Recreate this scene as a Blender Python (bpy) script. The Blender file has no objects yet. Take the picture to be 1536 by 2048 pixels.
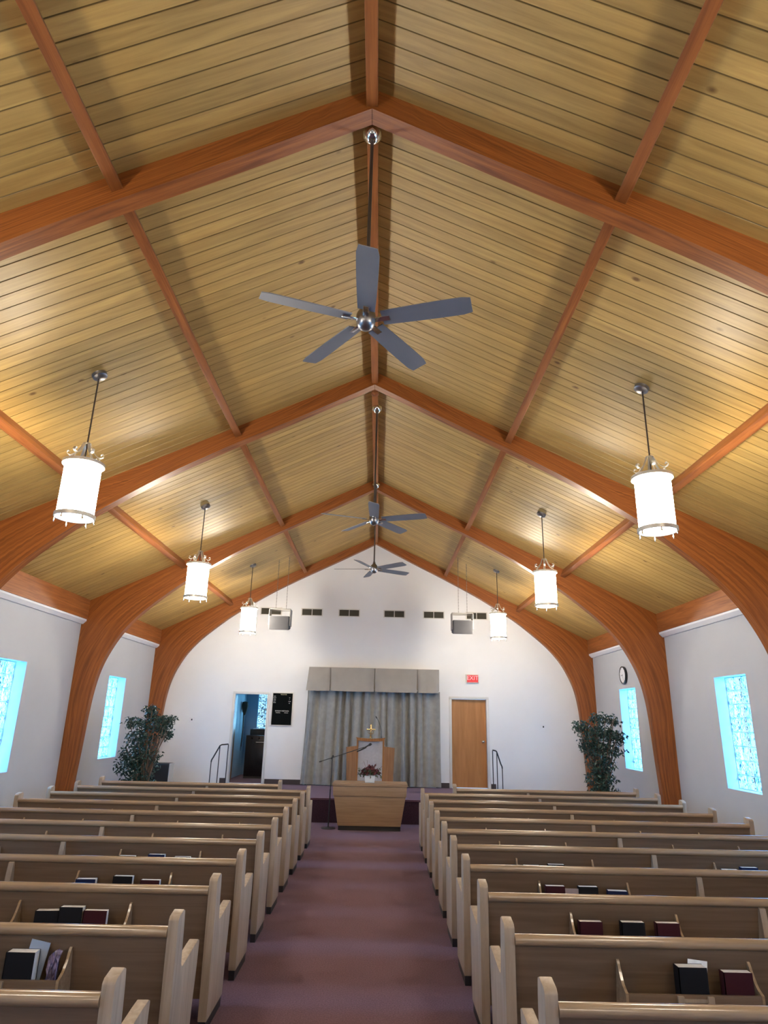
import bpy, bmesh, math, random
from mathutils import Vector, Matrix
random.seed(7)
S = bpy.context.scene
COL = S.collection
PI = math.pi
rad = math.radians

# ------------------------------------------------------------------ camera
PITCH, YAW, ROLL, FPX = rad(17.751), rad(0.105), rad(1.30), 1298.3
CAM = Vector((0.1459, 0.0, 1.865))
fw = Vector((math.sin(YAW) * math.cos(PITCH), math.cos(YAW) * math.cos(PITCH), math.sin(PITCH)))
rt = Vector((math.cos(YAW), -math.sin(YAW), 0))
up = rt.cross(fw)
R_ = rt * math.cos(ROLL) + up * math.sin(ROLL)
U_ = up * math.cos(ROLL) - rt * math.sin(ROLL)
cd = bpy.data.cameras.new('camera')
cd.sensor_fit = 'HORIZONTAL'
cd.sensor_width = 36.0
cd.lens = FPX / 1536.0 * 36.0
cd.clip_start = 0.05
cam = bpy.data.objects.new('camera', cd)
M = Matrix.Identity(4)
for i in range(3):
    M[i][0], M[i][1], M[i][2], M[i][3] = R_[i], U_[i], -fw[i], CAM[i]
cam.matrix_world = M
COL.objects.link(cam)
S.camera = cam

# ------------------------------------------------------------------ world, light, exposure
S.view_settings.view_transform = 'Standard'
S.view_settings.look = 'None'
S.view_settings.exposure = 0.32
S.view_settings.gamma = 1.0
S.view_settings.use_curve_mapping = False
S.render.film_transparent = False
S.cycles.max_bounces = 10
S.cycles.diffuse_bounces = 6
S.cycles.glossy_bounces = 4
S.cycles.transparent_max_bounces = 12
S.cycles.sample_clamp_indirect = 8.0
S.cycles.caustics_reflective = False
S.cycles.caustics_refractive = False
SHADE_EMIT = 66.0     # glow of the frosted shade
BULB_W = 72.0        # the bulbs inside it
WINDOW_W = 150.0
SKY_STRENGTH = 2.0
W = bpy.data.worlds.new('sky')
W.use_nodes = True
bg = W.node_tree.nodes['Background']
bg.inputs[0].default_value = (0.30, 0.62, 1.0, 1)
bg.inputs[1].default_value = SKY_STRENGTH
S.world = W

# ------------------------------------------------------------------ measures (metres)
YA, BAY, TA = 3.5875, 4.0635, 0.1345          # first arch, bay, arch thickness
WL, WR = -5.20, 5.235                          # side walls
YW = 15.912                                    # wall behind the stage
YB = -6.6                                      # wall behind the camera
HE = 3.45                                      # top of side walls
APEX, PITCHR = 6.27, 0.482                     # underside of the decking
STAGE_Z = 0.425
def deck(x): return APEX - PITCHR * abs(x)
ARCH_Y = [YA + k * BAY for k in (-2, -1, 0, 1, 2, 3)]
BAYC = [YA + (k + .5) * BAY for k in (-2, -1, 0, 1, 2)]

def window_light(name, loc, rot, w, h, power, color=(0.10, 0.46, 1.0)):
    l = bpy.data.lights.new(name, 'AREA')
    l.shape = 'RECTANGLE'; l.size = w; l.size_y = h; l.energy = power; l.color = color
    o = bpy.data.objects.new(name, l); o.location = loc; o.rotation_euler = rot
    COL.objects.link(o); return o
WZ0, WZ1, WHW = 1.03, 2.585, 0.445
for yc in BAYC:
    window_light('daylight', (WL - .36, yc, (WZ0 + WZ1) / 2), (0, -PI / 2, 0), WZ1 - WZ0, 2 * WHW, WINDOW_W)
    window_light('daylight', (WR + .36, yc, (WZ0 + WZ1) / 2), (0, PI / 2, 0), WZ1 - WZ0, 2 * WHW, WINDOW_W)

# ------------------------------------------------------------------ materials
def new_mat(name):
    m = bpy.data.materials.new(name); m.use_nodes = True
    nt = m.node_tree; nt.nodes.clear()
    out = nt.nodes.new('ShaderNodeOutputMaterial')
    b = nt.nodes.new('ShaderNodeBsdfPrincipled')
    nt.links.new(b.outputs[0], out.inputs[0])
    return m, nt, b
def N(nt, t, **kw):
    n = nt.nodes.new(t)
    for k, v in kw.items():
        if k.startswith('i_'):
            key = k[2:].replace('_', ' ')
            n.inputs[key].default_value = v
        else: setattr(n, k, v)
    return n
def plain(name, col, rough=.6, metal=0., bump=0., bscale=60., var=0.08, vscale=4., spec=.5, emit=None, estr=0.):
    m, nt, b = new_mat(name)
    tc = N(nt, 'ShaderNodeTexCoord')
    nz = N(nt, 'ShaderNodeTexNoise', i_Scale=vscale, i_Detail=5.)
    nt.links.new(tc.outputs['Object'], nz.inputs['Vector'])
    cr = N(nt, 'ShaderNodeValToRGB')
    cr.color_ramp.elements[0].position = .3; cr.color_ramp.elements[1].position = .7
    cr.color_ramp.elements[0].color = (*[max(0, c * (1 - var)) for c in col], 1)
    cr.color_ramp.elements[1].color = (*[min(1, c * (1 + var)) for c in col], 1)
    nt.links.new(nz.outputs['Fac'], cr.inputs[0])
    nt.links.new(cr.outputs[0], b.inputs['Base Color'])
    b.inputs['Roughness'].default_value = rough
    b.inputs['Metallic'].default_value = metal
    b.inputs['Specular IOR Level'].default_value = spec
    if bump:
        n2 = N(nt, 'ShaderNodeTexNoise', i_Scale=bscale, i_Detail=3.)
        nt.links.new(tc.outputs['Object'], n2.inputs['Vector'])
        bp = N(nt, 'ShaderNodeBump', i_Strength=bump, i_Distance=.01)
        nt.links.new(n2.outputs['Fac'], bp.inputs['Height']); nt.links.new(bp.outputs[0], b.inputs['Normal'])
    if emit:
        b.inputs['Emission Color'].default_value = (*emit, 1); b.inputs['Emission Strength'].default_value = estr
    return m
def wood(name, light, dark, scale, rough=.4, spec=.5, uv=False, bump=.15, lo=.35, hi=.68, knots=0., coat=0.):
    """scale: xyz frequencies; small along the grain, large across it"""
    m, nt, b = new_mat(name)
    tc = N(nt, 'ShaderNodeTexCoord')
    mp = N(nt, 'ShaderNodeMapping'); mp.inputs['Scale'].default_value = scale
    nt.links.new(tc.outputs['UV' if uv else 'Object'], mp.inputs['Vector'])
    nz = N(nt, 'ShaderNodeTexNoise', i_Scale=1., i_Detail=7., i_Roughness=.62, i_Distortion=.6)
    nt.links.new(mp.outputs[0], nz.inputs['Vector'])
    cr = N(nt, 'ShaderNodeValToRGB')
    cr.color_ramp.elements[0].position = lo; cr.color_ramp.elements[1].position = hi
    cr.color_ramp.elements[0].color = (*dark, 1); cr.color_ramp.elements[1].color = (*light, 1)
    nt.links.new(nz.outputs['Fac'], cr.inputs[0])
    last = cr.outputs[0]
    if knots:
        vo = N(nt, 'ShaderNodeTexVoronoi', i_Scale=.35, i_Randomness=1.)
        nt.links.new(mp.outputs[0], vo.inputs['Vector'])
        k = N(nt, 'ShaderNodeValToRGB')
        k.color_ramp.elements[0].position = knots * .4; k.color_ramp.elements[1].position = knots
        k.color_ramp.elements[0].color = (.25, .2, .15, 1); k.color_ramp.elements[1].color = (1, 1, 1, 1)
        nt.links.new(vo.outputs['Distance'], k.inputs[0])
        mx = N(nt, 'ShaderNodeMix', data_type='RGBA', blend_type='MULTIPLY'); mx.inputs[0].default_value = 1.
        nt.links.new(last, mx.inputs[6]); nt.links.new(k.outputs[0], mx.inputs[7]); last = mx.outputs[2]
    nt.links.new(last, b.inputs['Base Color'])
    b.inputs['Roughness'].default_value = rough
    b.inputs['Specular IOR Level'].default_value = spec
    b.inputs['Coat Weight'].default_value = coat
    b.inputs['Coat Roughness'].default_value = .25
    bp = N(nt, 'ShaderNodeBump', i_Strength=bump, i_Distance=.004)
    nt.links.new(nz.outputs['Fac'], bp.inputs['Height']); nt.links.new(bp.outputs[0], b.inputs['Normal'])
    return m
PLANK = 0.1338
def deck_material():
    m, nt, b = new_mat('tan_tongue_and_groove_decking')
    L = nt.links.new
    tc = N(nt, 'ShaderNodeTexCoord')
    sx = N(nt, 'ShaderNodeSeparateXYZ'); L(tc.outputs['Object'], sx.inputs[0])
    dv = N(nt, 'ShaderNodeMath', operation='DIVIDE'); dv.inputs[1].default_value = PLANK; L(sx.outputs['Y'], dv.inputs[0])
    fl = N(nt, 'ShaderNodeMath', operation='FLOOR'); L(dv.outputs[0], fl.inputs[0])
    # each board gets its own offset along the slope
    cb = N(nt, 'ShaderNodeCombineXYZ')
    wn = N(nt, 'ShaderNodeTexWhiteNoise', noise_dimensions='1D'); L(fl.outputs[0], wn.inputs['W'])
    off = N(nt, 'ShaderNodeMath', operation='MULTIPLY_ADD'); off.inputs[1].default_value = 9.
    L(wn.outputs['Value'], off.inputs[0]); L(sx.outputs['X'], off.inputs[2])
    L(off.outputs[0], cb.inputs[0]); L(sx.outputs['Y'], cb.inputs[1]); L(fl.outputs[0], cb.inputs[2])
    mp = N(nt, 'ShaderNodeMapping'); mp.inputs['Scale'].default_value = (1.3, 22., 1.); L(cb.outputs[0], mp.inputs['Vector'])
    nz = N(nt, 'ShaderNodeTexNoise', i_Scale=1., i_Detail=6., i_Roughness=.6, i_Distortion=.8); L(mp.outputs[0], nz.inputs['Vector'])
    cr = N(nt, 'ShaderNodeValToRGB')
    cr.color_ramp.elements[0].position = .28; cr.color_ramp.elements[1].position = .7
    cr.color_ramp.elements[0].color = (.355, .213, .060, 1); cr.color_ramp.elements[1].color = (.535, .35, .108, 1)
    L(nz.outputs['Fac'], cr.inputs[0])
    # broad stain unevenness and board to board tone
    n2 = N(nt, 'ShaderNodeTexNoise', i_Scale=1.6, i_Detail=3.); L(cb.outputs[0], n2.inputs['Vector'])
    ad = N(nt, 'ShaderNodeMath', operation='MULTIPLY_ADD'); ad.inputs[1].default_value = .5; L(wn.outputs['Value'], ad.inputs[0]); L(n2.outputs['Fac'], ad.inputs[2])
    mr = N(nt, 'ShaderNodeMapRange'); mr.inputs[1].default_value = .3; mr.inputs[2].default_value = 1.2; mr.inputs[3].default_value = .78; mr.inputs[4].default_value = 1.12
    L(ad.outputs[0], mr.inputs[0])
    mx = N(nt, 'ShaderNodeMix', data_type='RGBA', blend_type='MULTIPLY'); mx.inputs[0].default_value = 1.
    L(cr.outputs[0], mx.inputs[6]); L(mr.outputs[0], mx.inputs[7])
    # knots
    mk = N(nt, 'ShaderNodeMapping'); mk.inputs['Scale'].default_value = (3.0, 4.2, 1.); L(cb.outputs[0], mk.inputs['Vector'])
    vo = N(nt, 'ShaderNodeTexVoronoi', i_Scale=1., i_Randomness=1.); L(mk.outputs[0], vo.inputs['Vector'])
    k = N(nt, 'ShaderNodeValToRGB')
    k.color_ramp.elements[0].position = .05; k.color_ramp.elements[1].position = .12
    k.color_ramp.elements[0].color = (.36, .27, .19, 1); k.color_ramp.elements[1].color = (1, 1, 1, 1)
    L(vo.outputs['Distance'], k.inputs[0])
    m2 = N(nt, 'ShaderNodeMix', data_type='RGBA', blend_type='MULTIPLY'); sc_ = N(nt, 'ShaderNodeSeparateColor'); L(vo.outputs['Color'], sc_.inputs[0]); gt = N(nt, 'ShaderNodeMath', operation='GREATER_THAN'); gt.inputs[1].default_value = .72; L(sc_.outputs[0], gt.inputs[0]); L(gt.outputs[0], m2.inputs[0])
    L(mx.outputs[2], m2.inputs[6]); L(k.outputs[0], m2.inputs[7])
    # darker colour along the joints between boards
    fr = N(nt, 'ShaderNodeMath', operation='FRACT'); L(dv.outputs[0], fr.inputs[0])
    c5 = N(nt, 'ShaderNodeMath', operation='SUBTRACT'); c5.inputs[1].default_value = .5; L(fr.outputs[0], c5.inputs[0])
    ab = N(nt, 'ShaderNodeMath', operation='ABSOLUTE'); L(c5.outputs[0], ab.inputs[0])
    jr = N(nt, 'ShaderNodeMapRange'); jr.inputs[1].default_value = .455; jr.inputs[2].default_value = .485; jr.inputs[3].default_value = 1.; jr.inputs[4].default_value = .34
    L(ab.outputs[0], jr.inputs[0])
    m3 = N(nt, 'ShaderNodeMix', data_type='RGBA', blend_type='MULTIPLY'); m3.inputs[0].default_value = 1.
    L(m2.outputs[2], m3.inputs[6]); L(jr.outputs[0], m3.inputs[7])
    L(m3.outputs[2], b.inputs['Base Color'])
    b.inputs['Roughness'].default_value = .46
    b.inputs['Specular IOR Level'].default_value = .45
    bp = N(nt, 'ShaderNodeBump', i_Strength=.25, i_Distance=.004); L(nz.outputs['Fac'], bp.inputs['Height']); L(bp.outputs[0], b.inputs['Normal'])
    return m
def carpet_material(name, a, c):
    m, nt, b = new_mat(name)
    L = nt.links.new
    tc = N(nt, 'ShaderNodeTexCoord')
    nz = N(nt, 'ShaderNodeTexNoise', i_Scale=90., i_Detail=2., i_Roughness=.8); L(tc.outputs['Object'], nz.inputs['Vector'])
    cr = N(nt, 'ShaderNodeValToRGB'); cr.color_ramp.elements[0].position = .3; cr.color_ramp.elements[1].position = .72
    cr.color_ramp.elements[0].color = (*a, 1); cr.color_ramp.elements[1].color = (*c, 1)
    L(nz.outputs['Fac'], cr.inputs[0]); L(cr.outputs[0], b.inputs['Base Color'])
    b.inputs['Roughness'].default_value = .95; b.inputs['Specular IOR Level'].default_value = .1
    b.inputs['Sheen Weight'].default_value = .15; b.inputs['Sheen Tint'].default_value = (1., .85, .9, 1)
    bp = N(nt, 'ShaderNodeBump', i_Strength=.6, i_Distance=.006); L(nz.outputs['Fac'], bp.inputs['Height']); L(bp.outputs[0], b.inputs['Normal'])
    return m
def glass_block_material():
    m = bpy.data.materials.new('wavy_glass_block'); m.use_nodes = True
    nt = m.node_tree; nt.nodes.clear(); L = nt.links.new
    out = nt.nodes.new('ShaderNodeOutputMaterial')
    tc = N(nt, 'ShaderNodeTexCoord')
    mp = N(nt, 'ShaderNodeMapping'); mp.inputs['Scale'].default_value = (1., 26., 11.); L(tc.outputs['Object'], mp.inputs['Vector'])
    nz = N(nt, 'ShaderNodeTexNoise', i_Scale=1., i_Detail=3., i_Distortion=2.2); L(mp.outputs[0], nz.inputs['Vector'])
    cr = N(nt, 'ShaderNodeValToRGB')
    e = cr.color_ramp.elements
    e[0].position = .35; e[0].color = (.006, .014, .018, 1)
    e[1].position = .49; e[1].color = (1., 1., 1., 1)
    x = e.new(.42); x.color = (.065, .065, .06, 1)
    L(nz.outputs['Fac'], cr.inputs[0])
    tr = N(nt, 'ShaderNodeBsdfTransparent'); L(cr.outputs[0], tr.inputs[0])
    gl = N(nt, 'ShaderNodeBsdfGlossy'); gl.inputs['Roughness'].default_value = .12; gl.inputs['Color'].default_value = (.8, .95, 1, 1)
    bp = N(nt, 'ShaderNodeBump', i_Strength=.5, i_Distance=.01); L(nz.outputs['Fac'], bp.inputs['Height']); L(bp.outputs[0], gl.inputs['Normal'])
    mx = N(nt, 'ShaderNodeMixShader'); mx.inputs[0].default_value = .10
    L(tr.outputs[0], mx.inputs[1]); L(gl.outputs[0], mx.inputs[2]); L(mx.outputs[0], out.inputs[0])
    return m
def emit_mat(name, col, s):
    m = bpy.data.materials.new(name); m.use_nodes = True
    nt = m.node_tree; nt.nodes.clear()
    out = nt.nodes.new('ShaderNodeOutputMaterial'); e = nt.nodes.new('ShaderNodeEmission')
    tc = N(nt, 'ShaderNodeTexCoord'); nz = N(nt, 'ShaderNodeTexNoise', i_Scale=5.)
    nt.links.new(tc.outputs['Object'], nz.inputs['Vector'])
    mr = N(nt, 'ShaderNodeMapRange'); mr.inputs[3].default_value = s * .94; mr.inputs[4].default_value = s * 1.06
    nt.links.new(nz.outputs['Fac'], mr.inputs[0]); nt.links.new(mr.outputs[0], e.inputs[1])
    e.inputs[0].default_value = (*col, 1)
    nt.links.new(e.outputs[0], out.inputs[0]); return m

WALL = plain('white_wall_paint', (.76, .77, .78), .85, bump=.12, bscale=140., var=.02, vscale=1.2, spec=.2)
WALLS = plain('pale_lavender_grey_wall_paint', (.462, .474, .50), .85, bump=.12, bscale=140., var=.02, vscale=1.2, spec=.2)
TRIMW = plain('white_cornice_paint', (.76, .76, .78), .6, var=.02)
DECK = deck_material()
GLULAM = wood('orange_brown_glulam', (.36, .115, .024), (.17, .047, .009), (1.4, 26., 1.), .42, .4, uv=True, lo=.33, hi=.66, knots=.05)
PURLIN = wood('orange_brown_purlin', (.37, .125, .03), (.20, .060, .013), (22., 1.1, 22.), .45, .35)
PEW_X = wood('pew_oak_rail', (.41, .285, .175), (.29, .195, .112), (1.2, 30., 30.), .22, .7, bump=.1)
PEW_SHADED = wood('pew_oak_back_shaded', (.20, .132, .083), (.145, .094, .057), (1.0, 30., 24.), .42, .35, bump=.1)  # same oak, with the shade on the backs darkened into its colour
PEW_Z = wood('pew_oak_end', (.45, .352, .258), (.325, .248, .172), (26., 26., 1.3), .45, .35, bump=.1)
DESK = wood('desk_oak', (.36, .235, .135), (.27, .172, .095), (1.5, 30., 30.), .4, .4, bump=.1)
DESKZ = wood('pulpit_oak', (.37, .170, .065), (.25, .11, .038), (30., 30., 1.5), .6, .15, bump=.1)
DOORW = wood('veneer_door', (.46, .215, .075), (.33, .14, .045), (9., 9., .8), .4, .4, bump=.05, lo=.3, hi=.7)
CARPET = carpet_material('mauve_carpet', (.078, .037, .052), (.168, .090, .126))
CARPET_SHADED = carpet_material('mauve_carpet_shaded', (.032, .016, .026), (.070, .038, .055))  # same mauve carpet with the riser's shade put into its colour
BLACKK = plain('black_kick_plate', (.012, .011, .012), .5)
BASEB = plain('dark_brown_vinyl_base', (.045, .030, .030), .5)
CURT = plain('grey_drapery', (.30, .298, .285), .9, bump=.3, bscale=400., var=.10, vscale=9., spec=.1)
VALAN = plain('taupe_grey_valance_cloth', (.32, .298, .272), .9, bump=.2, bscale=400., var=.05, spec=.1)
METALW = plain('grey_metal_door_frame', (.62, .62, .60), .45, var=.03)
CHROME = plain('polished_chrome', (.75, .74, .72), .12, 1.)
STEEL = plain('brushed_steel', (.27, .265, .27), .35, 1.)
ROD = plain('dark_bronze_rod', (.10, .085, .08), .4, .8)
BLADE = plain('silver_grey_fan_blade', (.20, .205, .225), .5, .2, var=.05)
LANTM = plain('satin_white_lantern_metal', (.66, .62, .54), .35, .5)
SHADE = emit_mat('glowing_frosted_shade', (1.0, .89, .74), SHADE_EMIT)
_nt = SHADE.node_tree
_e = next(n for n in _nt.nodes if n.type == 'EMISSION'); _o = next(n for n in _nt.nodes if n.type == 'OUTPUT_MATERIAL')
_t = _nt.nodes.new('ShaderNodeBsdfTransparent'); _m = _nt.nodes.new('ShaderNodeMixShader'); _m.inputs[0].default_value = .4
_nt.links.new(_t.outputs[0], _m.inputs[1]); _nt.links.new(_e.outputs[0], _m.inputs[2]); _nt.links.new(_m.outputs[0], _o.inputs[0])
DIFFUSER = emit_mat('glowing_bottom_glass', (1., .94, .86), 7.)
GBLOCK = glass_block_material()
MORTAR = plain('pale_blue_grey_mortar', (.42, .56, .62), .8)
BLACKM = plain('matt_black', (.012, .012, .013), .5)
BLACKG = plain('glossy_black', (.008, .008, .010), .25)
PAPER = plain('white_page_edges', (.86, .87, .86), .8, var=.06, vscale=60.)
BOOKC = {'black': plain('black_book_cover', (.010, .010, .012), .7, spec=.15), 'maroon': plain('maroon_book_cover', (.045, .010, .014), .7, spec=.15),
         'navy': plain('navy_book_cover', (.010, .016, .06), .7, spec=.15)}
GREYBOX = plain('grey_speaker_cloth', (.075, .075, .08), .9, bump=.3, bscale=300., spec=.05)
LEAF = plain('dark_ficus_leaf', (.020, .062, .048), .32, var=.5, vscale=12., spec=.6)
BARK = plain('ficus_bark', (.16, .11, .08), .8)
GOLD = plain('polished_brass', (.80, .58, .25), .22, 1.)
RED_E = None

# ------------------------------------------------------------------ geometry helpers
class MB:
    def __init__(s): s.v = []; s.f = []; s.uv = None
    def add(s, vs, fs):
        n = len(s.v); s.v += [tuple(v) for v in vs]; s.f += [tuple(i + n for i in f) for f in fs]; return s
    def box(s, x0, x1, y0, y1, z0, z1):
        return s.add([(x0, y0, z0), (x1, y0, z0), (x1, y1, z0), (x0, y1, z0), (x0, y0, z1), (x1, y0, z1), (x1, y1, z1), (x0, y1, z1)],
                     [(3, 2, 1, 0), (4, 5, 6, 7), (0, 1, 5, 4), (1, 2, 6, 5), (2, 3, 7, 6), (3, 0, 4, 7)])
    def prism(s, poly, axis, a, b):
        """poly in the two other axes (kept in xyz order), extruded along axis from a to b"""
        def mk(p, t):
            return {'x': (t, p[0], p[1]), 'y': (p[0], t, p[1]), 'z': (p[0], p[1], t)}[axis]
        n = len(poly)
        vs = [mk(p, a) for p in poly] + [mk(p, b) for p in poly]
        fs = [tuple(range(n))[::-1], tuple(range(n, 2 * n))] + [(i, (i + 1) % n, n + (i + 1) % n, n + i) for i in range(n)]
        return s.add(vs, fs)
    def tube(s, pts, r, seg=8, cap=True):
        pts = [Vector(p) for p in pts]
        rs = r if isinstance(r, (list, tuple)) else [r] * len(pts)
        n0 = len(s.v); prev = None
        for i, p in enumerate(pts):
            d = (pts[min(i + 1, len(pts) - 1)] - pts[max(i - 1, 0)]).normalized()
            if prev is None:
                a = d.cross(Vector((0, 0, 1)))
                if a.length < .05: a = d.cross(Vector((1, 0, 0)))
                a.normalize()
            else:
                a = (prev - d * prev.dot(d)).normalized()
            prev = a; b = d.cross(a)
            for k in range(seg):
                t = 2 * PI * k / seg
                s.v.append(tuple(p + (a * math.cos(t) + b * math.sin(t)) * rs[i]))
        for i in range(len(pts) - 1):
            for k in range(seg):
                a0 = n0 + i * seg + k; b0 = n0 + i * seg + (k + 1) % seg
                s.f.append((a0, b0, b0 + seg, a0 + seg))
        if cap:
            s.f.append(tuple(n0 + k for k in range(seg))[::-1])
            s.f.append(tuple(n0 + (len(pts) - 1) * seg + k for k in range(seg)))
        return s
    def lathe(s, prof, c=(0, 0, 0), seg=24, axis='z'):
        n0 = len(s.v)
        for r, h in prof:
            for k in range(seg):
                t = 2 * PI * k / seg
                p = (r * math.cos(t), r * math.sin(t), h)
                if axis == 'x': p = (p[2], p[0], p[1])
                if axis == 'y': p = (p[0], p[2], p[1])
                s.v.append((c[0] + p[0], c[1] + p[1], c[2] + p[2]))
        for i in range(len(prof) - 1):
            for k in range(seg):
                a0 = n0 + i * seg + k; b0 = n0 + i * seg + (k + 1) % seg
                s.f.append((a0, b0, b0 + seg, a0 + seg))
        s.f.append(tuple(n0 + k for k in range(seg))[::-1])
        s.f.append(tuple(n0 + (len(prof) - 1) * seg + k for k in range(seg)))
        return s
    def xform(s, m, start=0):
        for i in range(start, len(s.v)): s.v[i] = tuple(m @ Vector(s.v[i]))
        return s
    def build(s, name, mat, parent=None, smooth=None, bevel=0., origin=None):
        me = bpy.data.meshes.new(name)
        v = s.v
        if origin is not None: v = [tuple(Vector(p) - Vector(origin)) for p in v]
        me.from_pydata(v, [], s.f)
        bm = bmesh.new(); bm.from_mesh(me)
        bmesh.ops.recalc_face_normals(bm, faces=bm.faces)
        if bevel:
            ed = [e for e in bm.edges if len(e.link_faces) == 2 and e.calc_face_angle(0) > rad(35)]
            bmesh.ops.bevel(bm, geom=ed, offset=bevel, segments=2, affect='EDGES', profile=.6, clamp_overlap=True)
        bm.to_mesh(me); bm.free()
        if smooth is not None or bevel:
            for p in me.polygons: p.use_smooth = True
            me.set_sharp_from_angle(angle=rad(smooth if smooth is not None else 35))
        me.materials.append(mat)
        o = bpy.data.objects.new(name, me)
        if origin is not None: o.location = origin
        COL.objects.link(o)
        if parent: o.parent = parent
        return o

def tag(o, label, cat, group=None, kind=None):
    if label: o['label'] = label
    if cat: o['category'] = cat
    if group: o['group'] = group
    if kind: o['kind'] = kind
    return o
def struct(o): o['kind'] = 'structure'; return o
def thing(name, label, cat, loc=(0, 0, 0), rz=0., group=None):
    o = bpy.data.objects.new(name, None); o.empty_display_size = .1
    o.location = loc; o.rotation_euler = (0, 0, rz); COL.objects.link(o)
    return tag(o, label, cat, group)
def kids(o): return [c for c in bpy.data.objects if c.parent == o]
def dup(root, loc=None, rz=None, label=None, group=None, tree=None):
    c = root.copy(); COL.objects.link(c)
    if loc is not None: c.location = loc
    if rz is not None: c.rotation_euler = (0, 0, rz)
    if label: c['label'] = label
    if group: c['group'] = group
    for ch in list(root.children):
        d = ch.copy(); COL.objects.link(d); d.parent = c
        for g in list(ch.children):
            e = g.copy(); COL.objects.link(e); e.parent = d
    return c
def catmull(pts, n=6):
    out = []
    P = [pts[0]] + list(pts) + [pts[-1]]
    for i in range(1, len(P) - 2):
        for k in range(n):
            t = k / n
            out.append(tuple(.5 * (2 * P[i][j] + (P[i + 1][j] - P[i - 1][j]) * t + (2 * P[i - 1][j] - 5 * P[i][j] + 4 * P[i + 1][j] - P[i + 2][j]) * t * t
                                   + (3 * P[i][j] - P[i - 1][j] - 3 * P[i + 1][j] + P[i + 2][j]) * t ** 3) for j in range(len(pts[0]))))
    out.append(tuple(pts[-1])); return out
def text_mesh(name, s, size, mat, parent, loc, rot, extrude=.001, align='CENTER', sx=1.):
    cu = bpy.data.curves.new(name, 'FONT'); cu.body = s; cu.size = size; cu.extrude = extrude
    cu.align_x = align; cu.align_y = 'CENTER'
    t = bpy.data.objects.new(name, cu); COL.objects.link(t)
    dg = bpy.context.evaluated_depsgraph_get()
    me = bpy.data.meshes.new_from_object(t.evaluated_get(dg))
    COL.objects.unlink(t); bpy.data.objects.remove(t)
    me.materials.clear(); me.materials.append(mat)
    o = bpy.data.objects.new(name, me); COL.objects.link(o)
    o.location = loc; o.rotation_euler = rot; o.scale = (sx, 1, 1)
    if parent: o.parent = parent
    return o

# ------------------------------------------------------------------ the hall shell
struct(MB().box(WL - .4, WR + .4, YB - .3, YW + .35, -.2, 0).build('floor', CARPET))
mb = MB().prism([(WL - .1, 0), (WL - .1, 2.43), (-3.28, 2.43), (-3.28, 0)], 'y', YW, YW + .14)
mb.box(-2.417, 1.81, YW, YW + .14, 0, 2.43).box(2.742, WR + .1, YW, YW + .14, 0, 2.43)
mb.box(-3.28, -2.417, YW, YW + .14, 0, STAGE_Z - .001).box(1.81, 2.742, YW, YW + .14, 0, STAGE_Z - .001)
mb.prism([(WL - .1, 2.43), (WR + .1, 2.43), (WR + .1, deck(WR + .1) + .05), (0, APEX + .05), (WL - .1, deck(WL - .1) + .05)], 'y', YW, YW + .14)
struct(mb.build('wall_front', WALL))
mb = MB().prism([(WL - .1, 0), (WR + .1, 0), (WR + .1, deck(WR + .1) + .05), (0, APEX + .05), (WL - .1, deck(WL - .1) + .05)], 'y', YB - .15, YB)
struct(mb.build('wall_back', WALL))
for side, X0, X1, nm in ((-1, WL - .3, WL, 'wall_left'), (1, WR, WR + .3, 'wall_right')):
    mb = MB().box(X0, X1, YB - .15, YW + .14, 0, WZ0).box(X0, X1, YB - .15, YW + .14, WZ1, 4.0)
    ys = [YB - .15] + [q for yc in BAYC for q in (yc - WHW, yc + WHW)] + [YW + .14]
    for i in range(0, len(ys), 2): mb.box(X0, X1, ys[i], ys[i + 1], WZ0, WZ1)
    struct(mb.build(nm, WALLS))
# windows: deep reveals with glass block
nwin = 0
for side, X in ((-1, WL), (1, WR)):
    for yc in BAYC:
        nwin += 1
        root = thing('window_%d' % nwin, None, None, (X, yc, WZ0)); root['kind'] = 'structure'
        d0, d1 = .17, .25
        a, b = sorted((side * d0, side * d1))
        g = MB(); cols, rows = 4, 8
        w = 2 * WHW / cols; h = (WZ1 - WZ0) / rows; j = .005
        for c in range(cols):
            for r in range(rows):
                y0, y1, z0, z1 = -WHW + c * w + j, -WHW + (c + 1) * w - j, r * h + j, (r + 1) * h - j
                fx = side * d0; bx = side * (d0 + .02)
                q = .012
                g.add([(bx, y0, z0), (bx, y1, z0), (bx, y1, z1), (bx, y0, z1), (fx, y0 + q, z0 + q), (fx, y1 - q, z0 + q), (fx, y1 - q, z1 - q), (fx, y0 + q, z1 - q)],
                      [(4, 5, 6, 7), (0, 1, 5, 4), (1, 2, 6, 5), (2, 3, 7, 6), (3, 0, 4, 7)])
        g.build('glass_blocks', GBLOCK, root)
        g = MB()
        for c in range(cols + 1):
            y = min(max(-WHW + c * w, -WHW + j), WHW - j); g.box(a, b, y - j * .6, y + j * .6, 0, WZ1 - WZ0)
        for r in range(rows + 1):
            z = min(max(r * h, j), WZ1 - WZ0 - j); g.box(a + .002, b - .002, -WHW, WHW, z - j, z + j)
        g.build('mortar_grid', MORTAR, root)

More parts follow.
